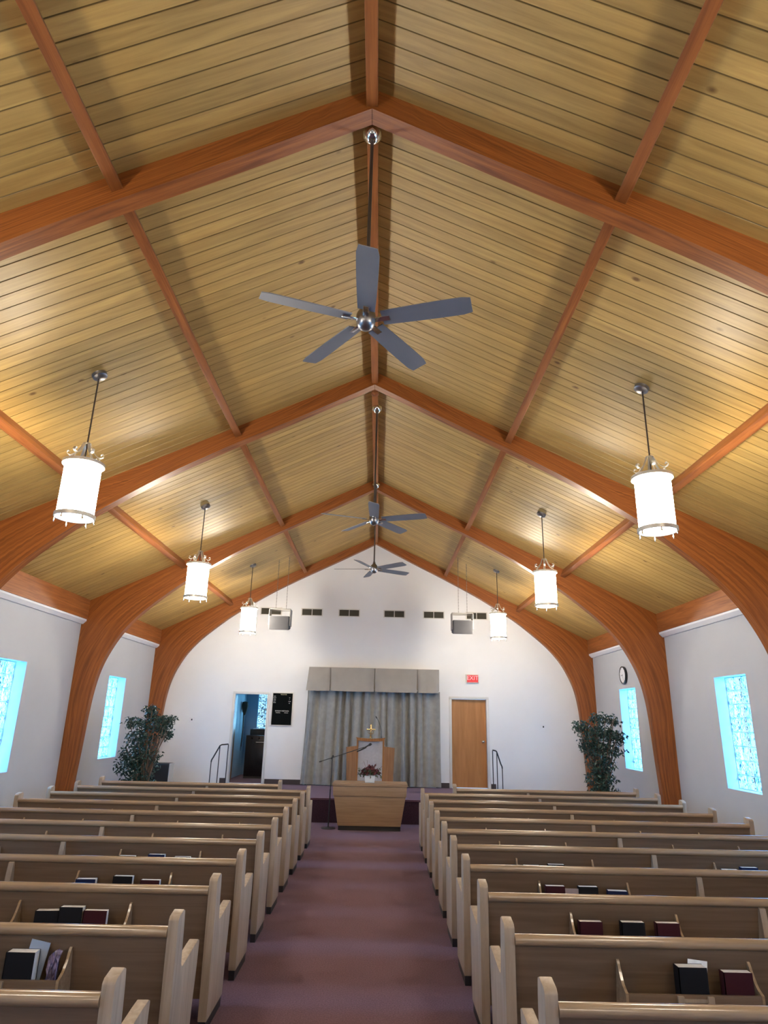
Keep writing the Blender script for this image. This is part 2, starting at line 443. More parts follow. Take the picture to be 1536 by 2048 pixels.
# decking with real V joints between the boards
mb = MB()
n0 = int(YB / PLANK) - 2; n1 = int(YW / PLANK) + 2
for sgn in (-1, 1):
    ys = []
    for k in range(n0, n1):
        ys += [(k * PLANK, .009), (k * PLANK + .005, 0.), ((k + 1) * PLANK - .005, 0.)]
    xe = sgn * 5.6
    base = len(mb.v)
    for y, dz in ys:
        mb.v.append((0, y, APEX + dz)); mb.v.append((xe, y, deck(xe) + dz))
    for i in range(len(ys) - 1):
        mb.f.append((base + 2 * i, base + 2 * i + 1, base + 2 * i + 3, base + 2 * i + 2))
    mb.prism([(0, APEX + .03), (xe, deck(xe) + .03), (xe, deck(xe) + .12), (0, APEX + .12)], 'y', YB - .4, YW + .4)
me_o = struct(mb.build('ceiling', DECK))

# cornice along the tops of the side walls, broken by the arches
for side, X, nm in ((-1, WL, 'trim_1'), (1, WR, 'trim_2')):
    mb = MB()
    for k in range(len(ARCH_Y) - 1):
        y0, y1 = ARCH_Y[k] + TA, ARCH_Y[k + 1]
        a = X; b = X - side * .085
        mb.prism([(a, HE - .07), (a - side * .03, HE - .07), (b, HE - .015), (b, HE + .015), (a, HE + .015)], 'y', y0, y1)
    struct(mb.build(nm, TRIMW))
# baseboards on the stage wall
mb = MB().box(-2.40, -1.45, YW - .015, YW, STAGE_Z, STAGE_Z + .105).box(1.5, 1.80, YW - .015, YW, STAGE_Z, STAGE_Z + .105)
mb.box(-3.42, -3.29, YW - .015, YW, STAGE_Z, STAGE_Z + .105).box(2.75, 2.86, YW - .015, YW, STAGE_Z, STAGE_Z + .105)
struct(mb.build('baseboard_front', BASEB))

# ------------------------------------------------------------------ arches
INNER = catmull([(0, 6.078), (.93, 5.60), (1.86, 5.135), (2.6, 4.735), (3.27, 4.31), (3.65, 4.035), (4.13, 3.63), (4.43, 3.29), (4.62, 2.97),
                 (4.75, 2.65), (4.825, 2.3), (4.865, 1.9), (4.89, 1.4), (4.925, .8), (4.96, 0)], 5)
def arch_half(sgn, name, parent):
    xw = abs(WL if sgn < 0 else WR)
    n = len(INNER)
    kc = next(i for i, p in enumerate(INNER) if p[0] > 4.55)
    outer = []
    for i, (x, z) in enumerate(INNER):
        if i <= kc: t = i / kc; ox = xw * t; outer.append((ox, deck(ox) + .004))
        else: t = (i - kc) / (n - 1 - kc); outer.append((xw - .001, deck(xw) * (1 - t)))
    verts = []; faces = []; uvs = []
    L = [0.]
    for i in range(1, n): L.append(L[-1] + math.hypot(INNER[i][0] - INNER[i - 1][0], INNER[i][1] - INNER[i - 1][1]))
    def quad(ps, us): k = len(verts); verts.extend(ps); faces.append((k, k + 1, k + 2, k + 3)); uvs.extend(us)
    for i in range(n - 1):
        a, b, c, d = INNER[i], INNER[i + 1], outer[i + 1], outer[i]
        ha = math.hypot(a[0] - d[0], a[1] - d[1]); hb = math.hypot(b[0] - c[0], b[1] - c[1])
        for y, fl in ((0., 0), (TA, 1)):
            P = [(sgn * a[0], y, a[1]), (sgn * b[0], y, b[1]), (sgn * c[0], y, c[1]), (sgn * d[0], y, d[1])]
            quad(P, [(L[i], fl * 3.), (L[i + 1], fl * 3.), (L[i + 1], hb + fl * 3.), (L[i], ha + fl * 3.)])
        quad([(sgn * a[0], 0, a[1]), (sgn * b[0], 0, b[1]), (sgn * b[0], TA, b[1]), (sgn * a[0], TA, a[1])], [(L[i], 7.), (L[i + 1], 7.), (L[i + 1], 7. + TA), (L[i], 7. + TA)])
        quad([(sgn * d[0], 0, d[1]), (sgn * c[0], 0, c[1]), (sgn * c[0], TA, c[1]), (sgn * d[0], TA, d[1])], [(L[i], 9.), (L[i + 1], 9.), (L[i + 1], 9. + TA), (L[i], 9. + TA)])
    me = bpy.data.meshes.new(name); me.from_pydata(verts, [], faces)
    uv = me.uv_layers.new(name='UVMap')
    for i, u in enumerate(uvs): uv.data[i].uv = u
    bm = bmesh.new(); bm.from_mesh(me); bmesh.ops.remove_doubles(bm, verts=bm.verts, dist=1e-5); bmesh.ops.recalc_face_normals(bm, faces=bm.faces)
    bm.to_mesh(me); bm.free()
    for p in me.polygons: p.use_smooth = True
    me.set_sharp_from_angle(angle=rad(40))
    me.materials.append(GLULAM)
    o = bpy.data.objects.new(name, me); COL.objects.link(o); o.parent = parent
    o.location.x = sgn * .0015
    return o
ARCH_LAB = {-1: 'laminated wooden arch over the rows behind the camera', 0: 'laminated wooden arch lowest-cropped by the frame, fan canopy just beyond its apex',
            1: 'laminated wooden arch crossing behind the blades of the big fan', 2: 'laminated wooden arch landing beside the rows, with the wall clock beyond it',
            3: 'laminated wooden arch set flush against the white stage wall'}
a0 = thing('laminated_arch', ARCH_LAB[0], 'arch', (0, YA, 0), 0, 'laminated arches carrying the roof')
arch_half(-1, 'arch_half', a0); arch_half(1, 'arch_half', a0)
for k in (-1, 1, 2, 3):
    y = YA + k * BAY
    if k == 3: y = min(y, YW - TA)
    dup(a0, (0, y, 0), None, ARCH_LAB[k])

# roof beams between the arches
bays = [(-1, YA - BAY + TA, YA, 'the cropped bay overhead'), (0, YA + TA, YA + BAY, 'the bay of the big fan'),
        (1, YA + BAY + TA, YA + 2 * BAY, 'the bay of the middle lanterns'), (2, YA + 2 * BAY + TA, min(YA + 3 * BAY, YW - TA), 'the bay next to the stage wall')]
for k, y0, y1, bn in bays:
    o = MB().box(-.042, .042, 0, y1 - y0, -.175, .01).build('ridge_beam', PURLIN, bevel=.004)
    o.location = (0, y0, APEX - .0)
    tag(o, 'straight ridge beam under the peak of the roof in ' + bn, 'beam', 'roof beams running between the arches')
    for sgn, sd in ((-1, 'letter-board'), (1, 'exit-sign')):
        for x, nm in ((1.785, 'upper'), (3.535, 'lower')):
            m = MB().box(-.041, .041, 0, y1 - y0, -.138, .010)
            o = m.build('roof_purlin', PURLIN, bevel=.004)
            o.location = (sgn * x, y0, deck(x)); o.rotation_euler = (0, sgn * math.atan(PITCHR), 0)
            tag(o, '%s wooden purlin on the %s side of %s' % (nm, sd, bn), 'beam', 'roof beams running between the arches')
        X = WL if sgn < 0 else WR
        m = MB().prism([(0, HE + .016), (-sgn * .10, HE + .016), (-sgn * .10, deck(X - sgn * .1) + .004), (0, deck(X) + .004)], 'y', 0, y1 - y0)
        o = m.build('eave_beam', PURLIN)
        o.location = (X, y0, 0)
        tag(o, 'brown eave beam above the wall cornice, %s side of %s' % (sd, bn), 'beam', 'roof beams running between the arches')

# ------------------------------------------------------------------ stage, steps, doors
PX = 1.70
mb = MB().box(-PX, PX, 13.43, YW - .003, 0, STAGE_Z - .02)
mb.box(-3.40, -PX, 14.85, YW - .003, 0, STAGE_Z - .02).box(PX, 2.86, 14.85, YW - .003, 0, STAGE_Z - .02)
st = thing('stage_platform', 'low mauve-carpeted stage platform behind the communion table', 'stage', (0, 13.43, 0))
mb.build('riser', CARPET_SHADED, st, origin=None).location = (0, -13.43, 0)
mb = MB().box(-PX - .02, PX + .02, 13.41, YW - .003, STAGE_Z - .03, STAGE_Z)
mb.box(-3.40, -PX - .02, 14.83, YW - .003, STAGE_Z - .03, STAGE_Z).box(PX + .02, 2.86, 14.83, YW - .003, STAGE_Z - .03, STAGE_Z)
mb.build('stage_top', CARPET, st).location = (0, -13.43, 0)
for sgn, x0, lab in ((-1, -3.40, 'carpeted steps beside the stage below the open doorway'), (1, 2.86, 'carpeted steps beside the stage below the wooden door')):
    mb = MB()
    for i in range(2):
        a, b = sorted((x0 + sgn * .28 * i, x0 + sgn * .28 * (i + 1)))
        mb.box(a, b, 14.86, YW - .002, 0, STAGE_Z * (2 - i) / 3)
    o = mb.build('stage_steps', CARPET); tag(o, lab, 'steps')
# handrails
for sgn, xs, lab in ((-1, (-3.09, -3.27, -3.41), 'thin black handrail by the open doorway steps'), (1, (2.65, 2.74, 2.83), 'thin black handrail by the wooden door steps')):
    y = 15.0
    r = thing('handrail', lab, 'handrail', (xs[1], y, STAGE_Z), 0, 'handrails at the ends of the stage')
    rail = MB().tube([(xs[0], y, 1.29), (xs[0] + (xs[1] - xs[0]) * .8, y, 1.275), (xs[1], y, 1.255), (xs[2] - (xs[2] - xs[1]) * .1, y, 1.01), (xs[2] + sgn * .015, y, .96), (xs[2] + sgn * .02, y, .92)], .014, 10)
    rail.build('top_rail', BLACKM, r, smooth=40).location = (-xs[1], -y, -STAGE_Z)
    for x, zt, zb in ((xs[0], 1.28, STAGE_Z + .001), (xs[1], 1.25, STAGE_Z + .001), (xs[2] + sgn * .02, .93, STAGE_Z * 2 / 3 if abs(xs[2] + sgn * .02) > (3.40 if sgn < 0 else 2.86) else STAGE_Z)):
        MB().tube([(x, y, zb), (x, y, zt)], .010, 8).build('post', BLACKM, r, smooth=40).location = (-xs[1], -y, -STAGE_Z)

# closed veneer door
d = thing('door_1', None, None, (2.27, YW, STAGE_Z)); struct(d)
mb = MB().box(1.81, 1.868, YW - .012, YW + .135, STAGE_Z, 2.37).box(2.682, 2.742, YW - .012, YW + .135, STAGE_Z, 2.37).box(1.81, 2.742, YW - .012, YW + .135, 2.37, 2.43)
def off(o, r): o.location = tuple(-c for c in r.location); return o
off(mb.build('door_frame', METALW, d, bevel=.003), d)
off(MB().box(1.870, 2.680, YW + .085, YW + .13, STAGE_Z + .008, 2.366).build('door_leaf', DOORW, d), d)
k = off(MB().lathe([(.001, -.0), (.032, -.0), (.034, .006), (.012, .014), (.012, .035), (.026, .045), (.030, .058), (.022, .070), (.001, .073)], (0, 0, 0), 20, 'y').xform(Matrix.Translation((2.60, YW + .085, 1.43)) @ Matrix.Scale(-1, 4, (0, 1, 0))).build('door_knob', CHROME, d, smooth=40), d)
# open doorway frame and the room behind it
d = thing('door_2', None, None, (-2.85, YW, STAGE_Z)); struct(d)
mb = MB().box(-3.28, -3.225, YW - .012, YW + .155, STAGE_Z, 2.375).box(-2.472, -2.417, YW - .012, YW + .155, STAGE_Z, 2.375).box(-3.28, -2.417, YW - .012, YW + .155, 2.375, 2.43)
off(mb.build('door_frame', METALW, d, bevel=.003), d)
off(MB().box(-3.40, -3.36, YW + .16, YW + .96, STAGE_Z + .01, 2.36).build('door_leaf', DOORW, d), d)
RX0, RX1, RY1, RZ = -3.42, -1.5, 18.3, 2.75
BLUEW = plain('side_room_wall_blue_lit', (.50, .60, .66), .7, var=.05, spec=.2)  # blue of the window light put into the wall colour
struct(MB().box(RX0 - .1, RX1 + .1, YW + .14, RY1 + .1, STAGE_Z - .1, STAGE_Z).build('floor_side_room', CARPET))
struct(MB().box(RX0 - .1, RX1 + .1, YW + .14, RY1 + .1, RZ, RZ + .1).build('ceiling_side_room', WALL))
struct(MB().box(RX0 - .1, RX0, YW + .14, RY1 + .1, STAGE_Z, RZ).build('wall_side_room_left', BLUEW))
struct(MB().box(RX1, RX1 + .1, YW + .14, RY1 + .1, STAGE_Z, RZ).build('wall_side_room_right', BLUEW))
vx0, vx1, vz0, vz1 = -3.10, -2.30, 1.51, 2.47
BLUED = plain('side_room_wall_blue_lit_deep', (.22, .32, .42), .7, var=.05, spec=.2)  # back wall carries the same blue light in its colour, deeper
mb = MB().box(RX0, vx0, RY1, RY1 + .1, STAGE_Z, RZ).box(vx1, RX1, RY1, RY1 + .1, STAGE_Z, RZ).box(vx0, vx1, RY1, RY1 + .1, STAGE_Z, vz0).box(vx0, vx1, RY1, RY1 + .1, vz1, RZ)
struct(mb.build('wall_side_room_back', BLUED))
root = thing('window_11', None, None, ((vx0 + vx1) / 2, RY1, vz0)); struct(root)
g = MB(); gm = MB(); w = (vx1 - vx0) / 4; h = (vz1 - vz0) / 5; j = .007
for c in range(4):
    for r in range(5):
        g.box(-.4 + c * w + j, -.4 + (c + 1) * w - j, .04, .06, r * h + j, (r + 1) * h - j)
for c in range(5):
    x = min(max(-.4 + c * w, -.4 + j), .4 - j); gm.box(x - j, x + j, .035, .09, 0, vz1 - vz0)
for r in range(6):
    z = min(max(r * h, j), vz1 - vz0 - j); gm.box(-.4, .4, .037, .088, z - j, z + j)
GB2 = GBLOCK.copy(); GB2.name = 'wavy_glass_block_back'
for nd in GB2.node_tree.nodes:
    if nd.type == 'MAPPING': nd.inputs['Scale'].default_value = (16., 1., 16.)
g.build('glass_blocks', GB2, root); gm.build('mortar_grid', MORTAR, root)
window_light('daylight', ((vx0 + vx1) / 2, RY1 + .16, (vz0 + vz1) / 2), (-PI / 2, 0, 0), vx1 - vx0, vz1 - vz0, WINDOW_W * .32, (.22, .62, 1.0))

# black appliance seen through the doorway
ap = thing('black_range_cooker', 'black range-like appliance with knobs and bright handle beyond the open doorway', 'appliance', (-2.72, 17.5, STAGE_Z))
MB().box(-.42, .42, -.30, .30, .05, 1.00).build('body', BLACKG, ap, bevel=.01)
MB().box(-.42, .42, -.27, .27, 0, .05).build('plinth', BLACKM, ap)
MB().box(-.40, .42, -.315, -.30, .16, .82).build('oven_door', BLACKG, ap, bevel=.004)
MB().tube([(-.16, -.35, .84), (.26, -.35, .84)], .010, 8).tube([(-.14, -.35, .84), (-.14, -.30, .84)], .007, 6).tube([(.24, -.35, .84), (.24, -.30, .84)], .007, 6).build('handle', STEEL, ap, smooth=40)
MB().box(-.42, .42, .18, .28, 1.00, 1.14).build('control_panel', BLACKM, ap, bevel=.006)
for i in range(4):
    MB().lathe([(.001, 0), (.022, 0), (.018, .025), (.001, .025)], (-.27 + .18 * i, -.30, .93), 12, 'y').xform(Matrix.Identity(4)).build('knob', STEEL, ap, smooth=40)
tag(MB().box(-3.05, -2.42, 17.60, 17.78, 1.566, 1.585).build('paper_sheets', PAPER), 'white papers lying on top of the black appliance', 'paper')
# bundle on the side room wall
hb = thing('hanging_bundle', 'dark brown bundle with long trailing cords on the blue-lit side wall', 'bundle', (-3.36, 17.75, 2.08))
m = MB().lathe([(.002, .17), (.07, .15), (.085, .05), (.06, -.08), (.02, -.17), (.001, -.18)], (.02, 0, 0), 12)
m.build('bundle', plain('dark_brown_bundle', (.05, .045, .03), .9, bump=.6, bscale=50.), hb, smooth=60)
for dy, ln in ((-.05, 1.05), (.03, .95)):
    MB().tube(catmull([(0, dy, -.1), (.01, dy + .02, -.5), (0, dy - .01, -ln)], 5), .010, 6).build('cord', ROD, hb, smooth=60)
mf = thing('picture_frame', 'small dark picture frame hanging in front of the side room glass block', 'picture frame', (-2.66, 17.9, 2.06))
m = MB().box(-.13, .13, -.01, .01, -.15, -.115).box(-.13, .13, -.01, .01, .115, .15).box(-.13, -.095, -.01, .01, -.115, .115).box(.095, .13, -.01, .01, -.115, .115)
m.build('frame', BLACKM, mf); MB().box(-.095, .095, 0, .006, -.115, .115).build('mount', PAPER, mf)
MB().tube([(0, .005, .15), (0, .03, RZ - 2.06)], .002, 5).build('hanging_wire', ROD, mf)

# ------------------------------------------------------------------ drapery and valance
def drape(x0t, x1t, x0b, x1b, z0, z1, y, nfold, amp, name, mat, seed):
    rnd = random.Random(seed)
    nx, nz = 260, 14
    ph = [rnd.uniform(-.5, .5) for _ in range(64)]
    vs = []; fs = []
    for j in range(nz + 1):
        t = j / nz; z = z1 + (z0 - z1) * t
        for i in range(nx + 1):
            u = i / nx
            x = (x0t + (x1t - x0t) * u) * (1 - t) + (x0b + (x1b - x0b) * u) * t
            q = u * nfold * 2 * PI + 1.1 * math.sin(u * 23.) + .7 * math.sin(u * 41. + 1)
            a = amp * (.75 + .35 * math.sin(u * 17 + 2)) * (1 + .12 * math.sin(t * 5 + u * 30))
            yy = y + a * math.sin(q) + .22 * a * math.sin(2.3 * q + t)
            vs.append((x + .010 * math.sin(t * 3 + u * 40), yy, z))
    for j in range(nz):
        for i in range(nx):
            k = j * (nx + 1) + i; fs.append((k, k + 1, k + nx + 2, k + nx + 1))
    # back face a little behind gives the cloth its thickness
    n = len(vs); vs += [(a, b + .006, c) for a, b, c in vs]; fs += [tuple(n + q for q in f[::-1]) for f in fs]
    return MB().add(vs, fs).build(name, mat, None, smooth=80)
cu = drape(-1.51, 1.57, -1.585, 1.61, .445, 2.515, 15.79, 15, .066, 'stage_curtain', CURT, 3)
tag(cu, 'grey pleated floor-length curtain on the wall behind the pulpit', 'curtain')
va = thing('curtain_valance', 'flat taupe box-pleated valance over the top of the grey curtain', 'valance', (0, 15.70, 2.48))
edges = [-1.50, -.985, .045, 1.045, 1.555]
for i in range(4):
    a, b = edges[i], edges[i + 1]
    fl0 = -.055 if i == 0 else 0.; fl1 = 0.
    m = MB(); nx = 12; vs = []; fs = []
    for j in range(5):
        t = j / 4
        for q in range(nx + 1):
            u = q / nx
            x = a + .006 * (1 + t) + fl0 * t * (1 - u) + (b - a - .012 * (1 + t)) * u
            edge = (2 * abs(u - .5)) ** 8
            y = -.10 - .035 * t + .05 * edge * (.4 + t) + .008 * math.sin(u * 9 + i * 2) * t
            vs.append((x, y, .525 - (.525 + .008 * math.sin(u * PI) ) * t - .018 * u * 0))
    for j in range(4):
        for q in range(nx):
            k = j * (nx + 1) + q; fs.append((k, k + 1, k + nx + 2, k + nx + 1))
    n = len(vs); vs += [(p[0], p[1] + .012, p[2]) for p in vs]; fs += [tuple(n + q for q in f[::-1]) for f in fs]
    fs += [(q, q + 1, n + q + 1, n + q) for q in range(nx)]
    MB().add(vs, fs).build('valance_panel', VALAN, va, smooth=60)
MB().box(-1.495, 1.55, -.075, .21, .50, .532).box(-1.495, -1.47, -.075, .21, .05, .50).box(1.525, 1.55, -.075, .21, .05, .50).box(-1.47, 1.525, -.05, -.04, .06, .50).build('pelmet_board', VALAN, va)

# ------------------------------------------------------------------ things on the stage wall
ex = thing('exit_sign', 'small lit red EXIT sign above the wooden door', 'sign', (2.365, YW, 2.84))
MB().box(-.15, .15, -.055, 0, -.10, .10).build('housing', plain('white_sign_housing', (.62, .56, .52), .5), ex, bevel=.006)
MB().box(-.132, .132, -.058, -.054, -.082, .082).build('lit_face', emit_mat('red_lit_face', (1., .10, .10), .75), ex)
text_mesh('lettering', 'EXIT', .135, emit_mat('pale_lit_letters', (1., .50, .50), 1.0), ex, (0, -.060, .012), (PI / 2, 0, 0), .001)
lb = thing('letter_board', 'black letter board with small white writing beside the open doorway', 'notice board', (-2.105, YW, 2.055))
MB().box(-.235, .235, -.018, -.004, -.36, .36).build('felt_panel', plain('black_felt', (.006, .007, .007), 1., spec=.03), lb)
fr = MB().box(-.25, .25, -.028, 0, -.375, -.355).box(-.25, .25, -.028, 0, .355, .375).box(-.25, -.232, -.028, 0, -.355, .355).box(.232, .25, -.028, 0, -.355, .355)
fr.build('frame', plain('silver_board_frame', (.6, .6, .58), .3, .6), lb)
WT = plain('white_letters', (.75, .75, .72), .6); YT = plain('yellow_letters', (.6, .6, .4), .6)
R90 = (PI / 2, 0, 0)
text_mesh('lettering', 'REGISTER', .034, YT, lb, (.02, -.019, .325), R90)
for i, t_ in enumerate(('SUN', 'NOW', 'WED', 'LAST', 'YEAR')): text_mesh('lettering', t_, .027, WT, lb, (-.19, -.019, .285 - .036 * i), R90)
for i, t_ in enumerate(('10', '7', '11:00', '52')): text_mesh('lettering', t_, .027, WT, lb, (.16, -.019, .255 - .042 * i), R90)
text_mesh('lettering', 'SUNDAY MEETINGS', .036, WT, lb, (.0, -.019, -.045), R90)
text_mesh('lettering', 'MORNING', .022, WT, lb, (-.09, -.019, -.085), R90)
text_mesh('lettering', 'EVENING', .022, WT, lb, (.10, -.019, -.085), R90)
# ventilation grilles high on the wall
FR = plain('white_grille_frame', (.62, .61, .57), .6); DK = plain('dark_grille_louvre', (.055, .05, .035), .6)
VLAB = ['dark two-part wall vent half hidden by the hanging speaker, letter-board side', 'dark two-part wall vent between the hanging speaker and the next vent, letter-board side',
        'dark two-part wall vent just off centre under the fan, letter-board side', 'dark two-part wall vent just off centre under the fan, exit-sign side',
        'dark two-part wall vent beside the hanging speaker, exit-sign side, clear of it', 'dark two-part wall vent half hidden by the hanging speaker, exit-sign side']
v0 = None
for i, xc in enumerate((-2.53, -1.53, -.62, .485, 1.45, 2.50)):
    if v0 is None:
        v0 = thing('wall_vent', VLAB[0], 'vent', (xc, YW, 4.338), 0, 'vents in a line high on the stage wall')
        m = MB().box(-.265, .265, -.014, 0, -.095, -.075).box(-.265, .265, -.014, 0, .075, .095).box(-.265, -.24, -.014, 0, -.075, .075).box(.24, .265, -.014, 0, -.075, .075).box(-.008, .008, -.014, 0, -.075, .075)
        m.build('frame', FR, v0)
        for s_ in (-1, 1):
            a, b = sorted((s_ * .008, s_ * .24))
            m = MB().box(a, b, -.003, -.001, -.075, .075)
            for q in range(7):
                z = -.068 + q * .021; m.add([(a, -.011, z), (b, -.011, z), (b, -.004, z + .014), (a, -.004, z + .014)], [(0, 1, 2, 3)])
            m.build('louvre', DK, v0)
    else: dup(v0, (xc, YW, 4.338), None, VLAB[i])
for x, z, lab in ((-4.19, 1.775, 'small white wall switch near the ficus by the dark cabinet'), (4.0, 1.79, 'small white wall switch between the wooden door and the ficus')):
    o = thing('wall_switch', lab, 'switch', (x, YW, z), 0, 'switches on the stage wall')
    MB().box(-.06, .06, -.008, 0, -.05, .05).build('plate', TRIMW, o, bevel=.003)
    MB().box(-.012, .016, -.018, -.008, -.018, .018).build('toggle', BLACKM, o)
# wall clock on the exit side wall
ck = thing('wall_clock', 'round wall clock with a deep black rim above the far side window', 'clock', (WR, 13.81, 2.855))
m = MB().lathe([(.001, 0), (.172, 0), (.178, .02), (.176, .048), (.160, .052), (.155, .040), (.001, .040)], (0, 0, 0), 40, 'x').xform(Matrix.Scale(-1, 4, (1, 0, 0)))
m.build('rim', BLACKG, ck, smooth=40)
MB().lathe([(.001, 0), (.154, 0), (.154, .0015), (.001, .0015)], (0, 0, 0), 40, 'x').xform(Matrix.Translation((-.0405, 0, 0)) @ Matrix.Scale(-1, 4, (1, 0, 0))).build('dial', TRIMW, ck)
tk = MB()
for i in range(12):
    s0 = len(tk.v); tk.box(-.0435, -.0425, -.003, .003, .125, .145); tk.xform(Matrix.Rotation(i * PI / 6, 4, 'X'), s0)
tk.build('hour_marks', BLACKM, ck)
for ang, ln, wd in ((-100, .075, .005), (160, .115, .0035)):
    MB().box(-.046, -.0445, -wd, wd, -.015, ln).xform(Matrix.Rotation(rad(ang), 4, 'X')).build('hand', BLACKM, ck)

# ------------------------------------------------------------------ hanging speakers
WFR = plain('pale_hanger_frame', (.30, .29, .275), .5, .3)
def speaker(xc, yc, lab, sgn):
    o = thing('hanging_speaker', lab, 'speaker', (xc, yc, 4.13), 0, 'speakers hung on chains before the stage wall')
    m = MB().prism([(-.20, -.17), (-.12, -.46), (.16, -.40), (.16, -.17)], 'x', -.215, .215)
    m.build('cabinet', plain('grey_cabinet', (.12, .12, .125), .9, spec=.05), o, bevel=.006)
    m = MB().prism([(-.206, -.185), (-.200, -.185), (-.127, -.447), (-.133, -.447)], 'x', -.20, .20)
    m.build('grille', GREYBOX, o)
    m = MB().box(-.235, -.221, -.14, .14, -.36, 0).box(.221, .235, -.14, .14, -.36, 0).box(-.235, .235, -.14, -.125, -.015, 0).box(-.235, .235, .125, .14, -.015, 0).box(-.235, .235, -.02, .0, -.012, 0)
    m.build('hanger_frame', WFR, o)
    for dx in (-.09, .115):
        X = xc + dx; zt = deck(X) - 4.13 + .0
        m = MB(); L_ = zt; n = int(L_ / .034)
        for q in range(n):
            z = q * .034 + .017; s0 = len(m.v)
            pts = [(.006 * math.cos(t * PI / 4), 0, .020 * math.sin(t * PI / 4)) for t in range(9)]
            m.tube(pts, .0028, 4, cap=False)
            m.xform(Matrix.Translation((dx, -.13 if dx < 0 else .0, z)) @ Matrix.Rotation((q % 2) * PI / 2, 4, 'Z'), s0)
        m.build('chain', STEEL, o)
speaker(-2.05, 14.3, 'grey speaker box hung on two chains, letter-board side', -1)
speaker(1.94, 14.3, 'grey speaker box hung on two chains, exit-sign side', 1)

# ------------------------------------------------------------------ lanterns
def make_lantern(lab, loc):
    x, y, z = loc      # z: bottom of the shade; ceiling plate at deck
    o = thing('pendant_lantern', lab, 'pendant lamp', loc, 0, 'glowing pendant lanterns in two lines')
    H = .50; r = .158
    MB().lathe([(r - .006, 0), (r, 0), (r, H), (r - .006, H)], (0, 0, .035), 40).build('shade', SHADE, o, smooth=40)
    dd = MB().lathe([(.001, -.030), (.08, -.026), (.125, -.012), (.148, .012), (.001, .014)], (0, 0, .03), 32).build('bottom_diffuser', DIFFUSER, o, smooth=50)
    def ring(z0, z1, r0, r1, name):
        n = 40; m = MB(); vs = []; fs = []
        for k in range(n):
            t = 2 * PI * k / n; c, s_ = math.cos(t), math.sin(t)
            vs += [(r0 * c, r0 * s_, z0), (r1 * c, r1 * s_, z0), (r1 * c, r1 * s_, z1), (r0 * c, r0 * s_, z1)]
        for k in range(n):
            a = 4 * k; b = 4 * ((k + 1) % n)
            for q in range(4): fs.append((a + q, a + (q + 1) % 4, b + (q + 1) % 4, b + q))
        return m.add(vs, fs).build(name, LANTM, o, smooth=40)
    ring(H + .018, H + .046, r + .001, r + .026, 'top_ring')
    ring(.012, .045, r + .001, r + .017, 'bottom_ring')
    MB().lathe([(.001, 0), (.145, 0), (.145, .006), (.001, .006)], (0, 0, H + .048), 32).build('light_stop_plate', LANTM, o)  # added plate that keeps the bulb's light off the decking above
    bl_ = bpy.data.lights.new('bulb', 'POINT'); bl_.energy = BULB_W; bl_.color = (1., .88, .71); bl_.shadow_soft_size = .08
    bo = bpy.data.objects.new('bulb', bl_); COL.objects.link(bo); bo.parent = o; bo.location = (0, 0, .33)
    for k in range(6):
        m = MB()
        t = k * PI / 3 + .3; c, s_ = math.cos(t), math.sin(t)
        m.tube([((r + .01) * c, (r + .01) * s_, .03), ((r + .01) * c, (r + .01) * s_, -.005), ((r + .01) * c, (r + .01) * s_, -.012), ((r + .01) * c, (r + .01) * s_, -.035)], [.006, .006, .010, .004], 8)
        m.build('drop_finial', CHROME, o, smooth=50)
    for k in range(6):
        t = k * PI / 3 + .3; c, s_ = math.cos(t), math.sin(t)
        pts = catmull([(.014, H + .235), (.034, H + .238), (.052, H + .19), (.085, H + .135), (.128, H + .108), (.160, H + .128), (.148, H + .150), (.132, H + .138)], 4)
        vs = []; fs = []
        for (rr, zz) in pts:
            vs += [(rr * c - .013 * s_, rr * s_ + .013 * c, zz), (rr * c + .013 * s_, rr * s_ - .013 * c, zz), (rr * c + .013 * s_, rr * s_ - .013 * c, zz + .006), (rr * c - .013 * s_, rr * s_ + .013 * c, zz + .006)]
        for q in range(len(pts) - 1):
            for e in range(4): fs.append((4 * q + e, 4 * q + (e + 1) % 4, 4 * q + 4 + (e + 1) % 4, 4 * q + 4 + e))
        fs += [(0, 1, 2, 3), tuple(4 * (len(pts) - 1) + e for e in range(4))]
        MB().add(vs, fs).tube([((r - .005) * c, (r - .005) * s_, H + .045), (.115 * c, .115 * s_, H + .115)], .005, 6).build('crown_scroll', LANTM, o, smooth=50)
    for k in range(6):
        m = MB()
        t = k * PI / 3 + .1; c, s_ = math.cos(t), math.sin(t)
        s0 = len(m.v); m.box(-.0025, .0025, -.003, .003, .23, .34)
        m.xform(Matrix.Translation(((r + .001) * c, (r + .001) * s_, 0)) @ Matrix.Rotation(t, 4, 'Z'), s0)
        m.build('shade_slot', ROD, o)
    zc = deck(x) - z
    MB().tube([(0, 0, H + .05), (0, 0, zc - .03)], .0075, 8).build('stem_rod', ROD, o, smooth=40)
    sg = 1 if x > 0 else -1
    m = MB().lathe([(.001, -.045), (.05, -.043), (.068, -.030), (.070, -.004), (.072, 0)], (0, 0, 0), 24)
    m.xform(Matrix.Translation((0, 0, zc - .004)) @ Matrix.Rotation(sg * math.atan(PITCHR), 4, 'Y'))
    m.build('ceiling_plate', STEEL, o, smooth=40)
    return o
LX = 2.635
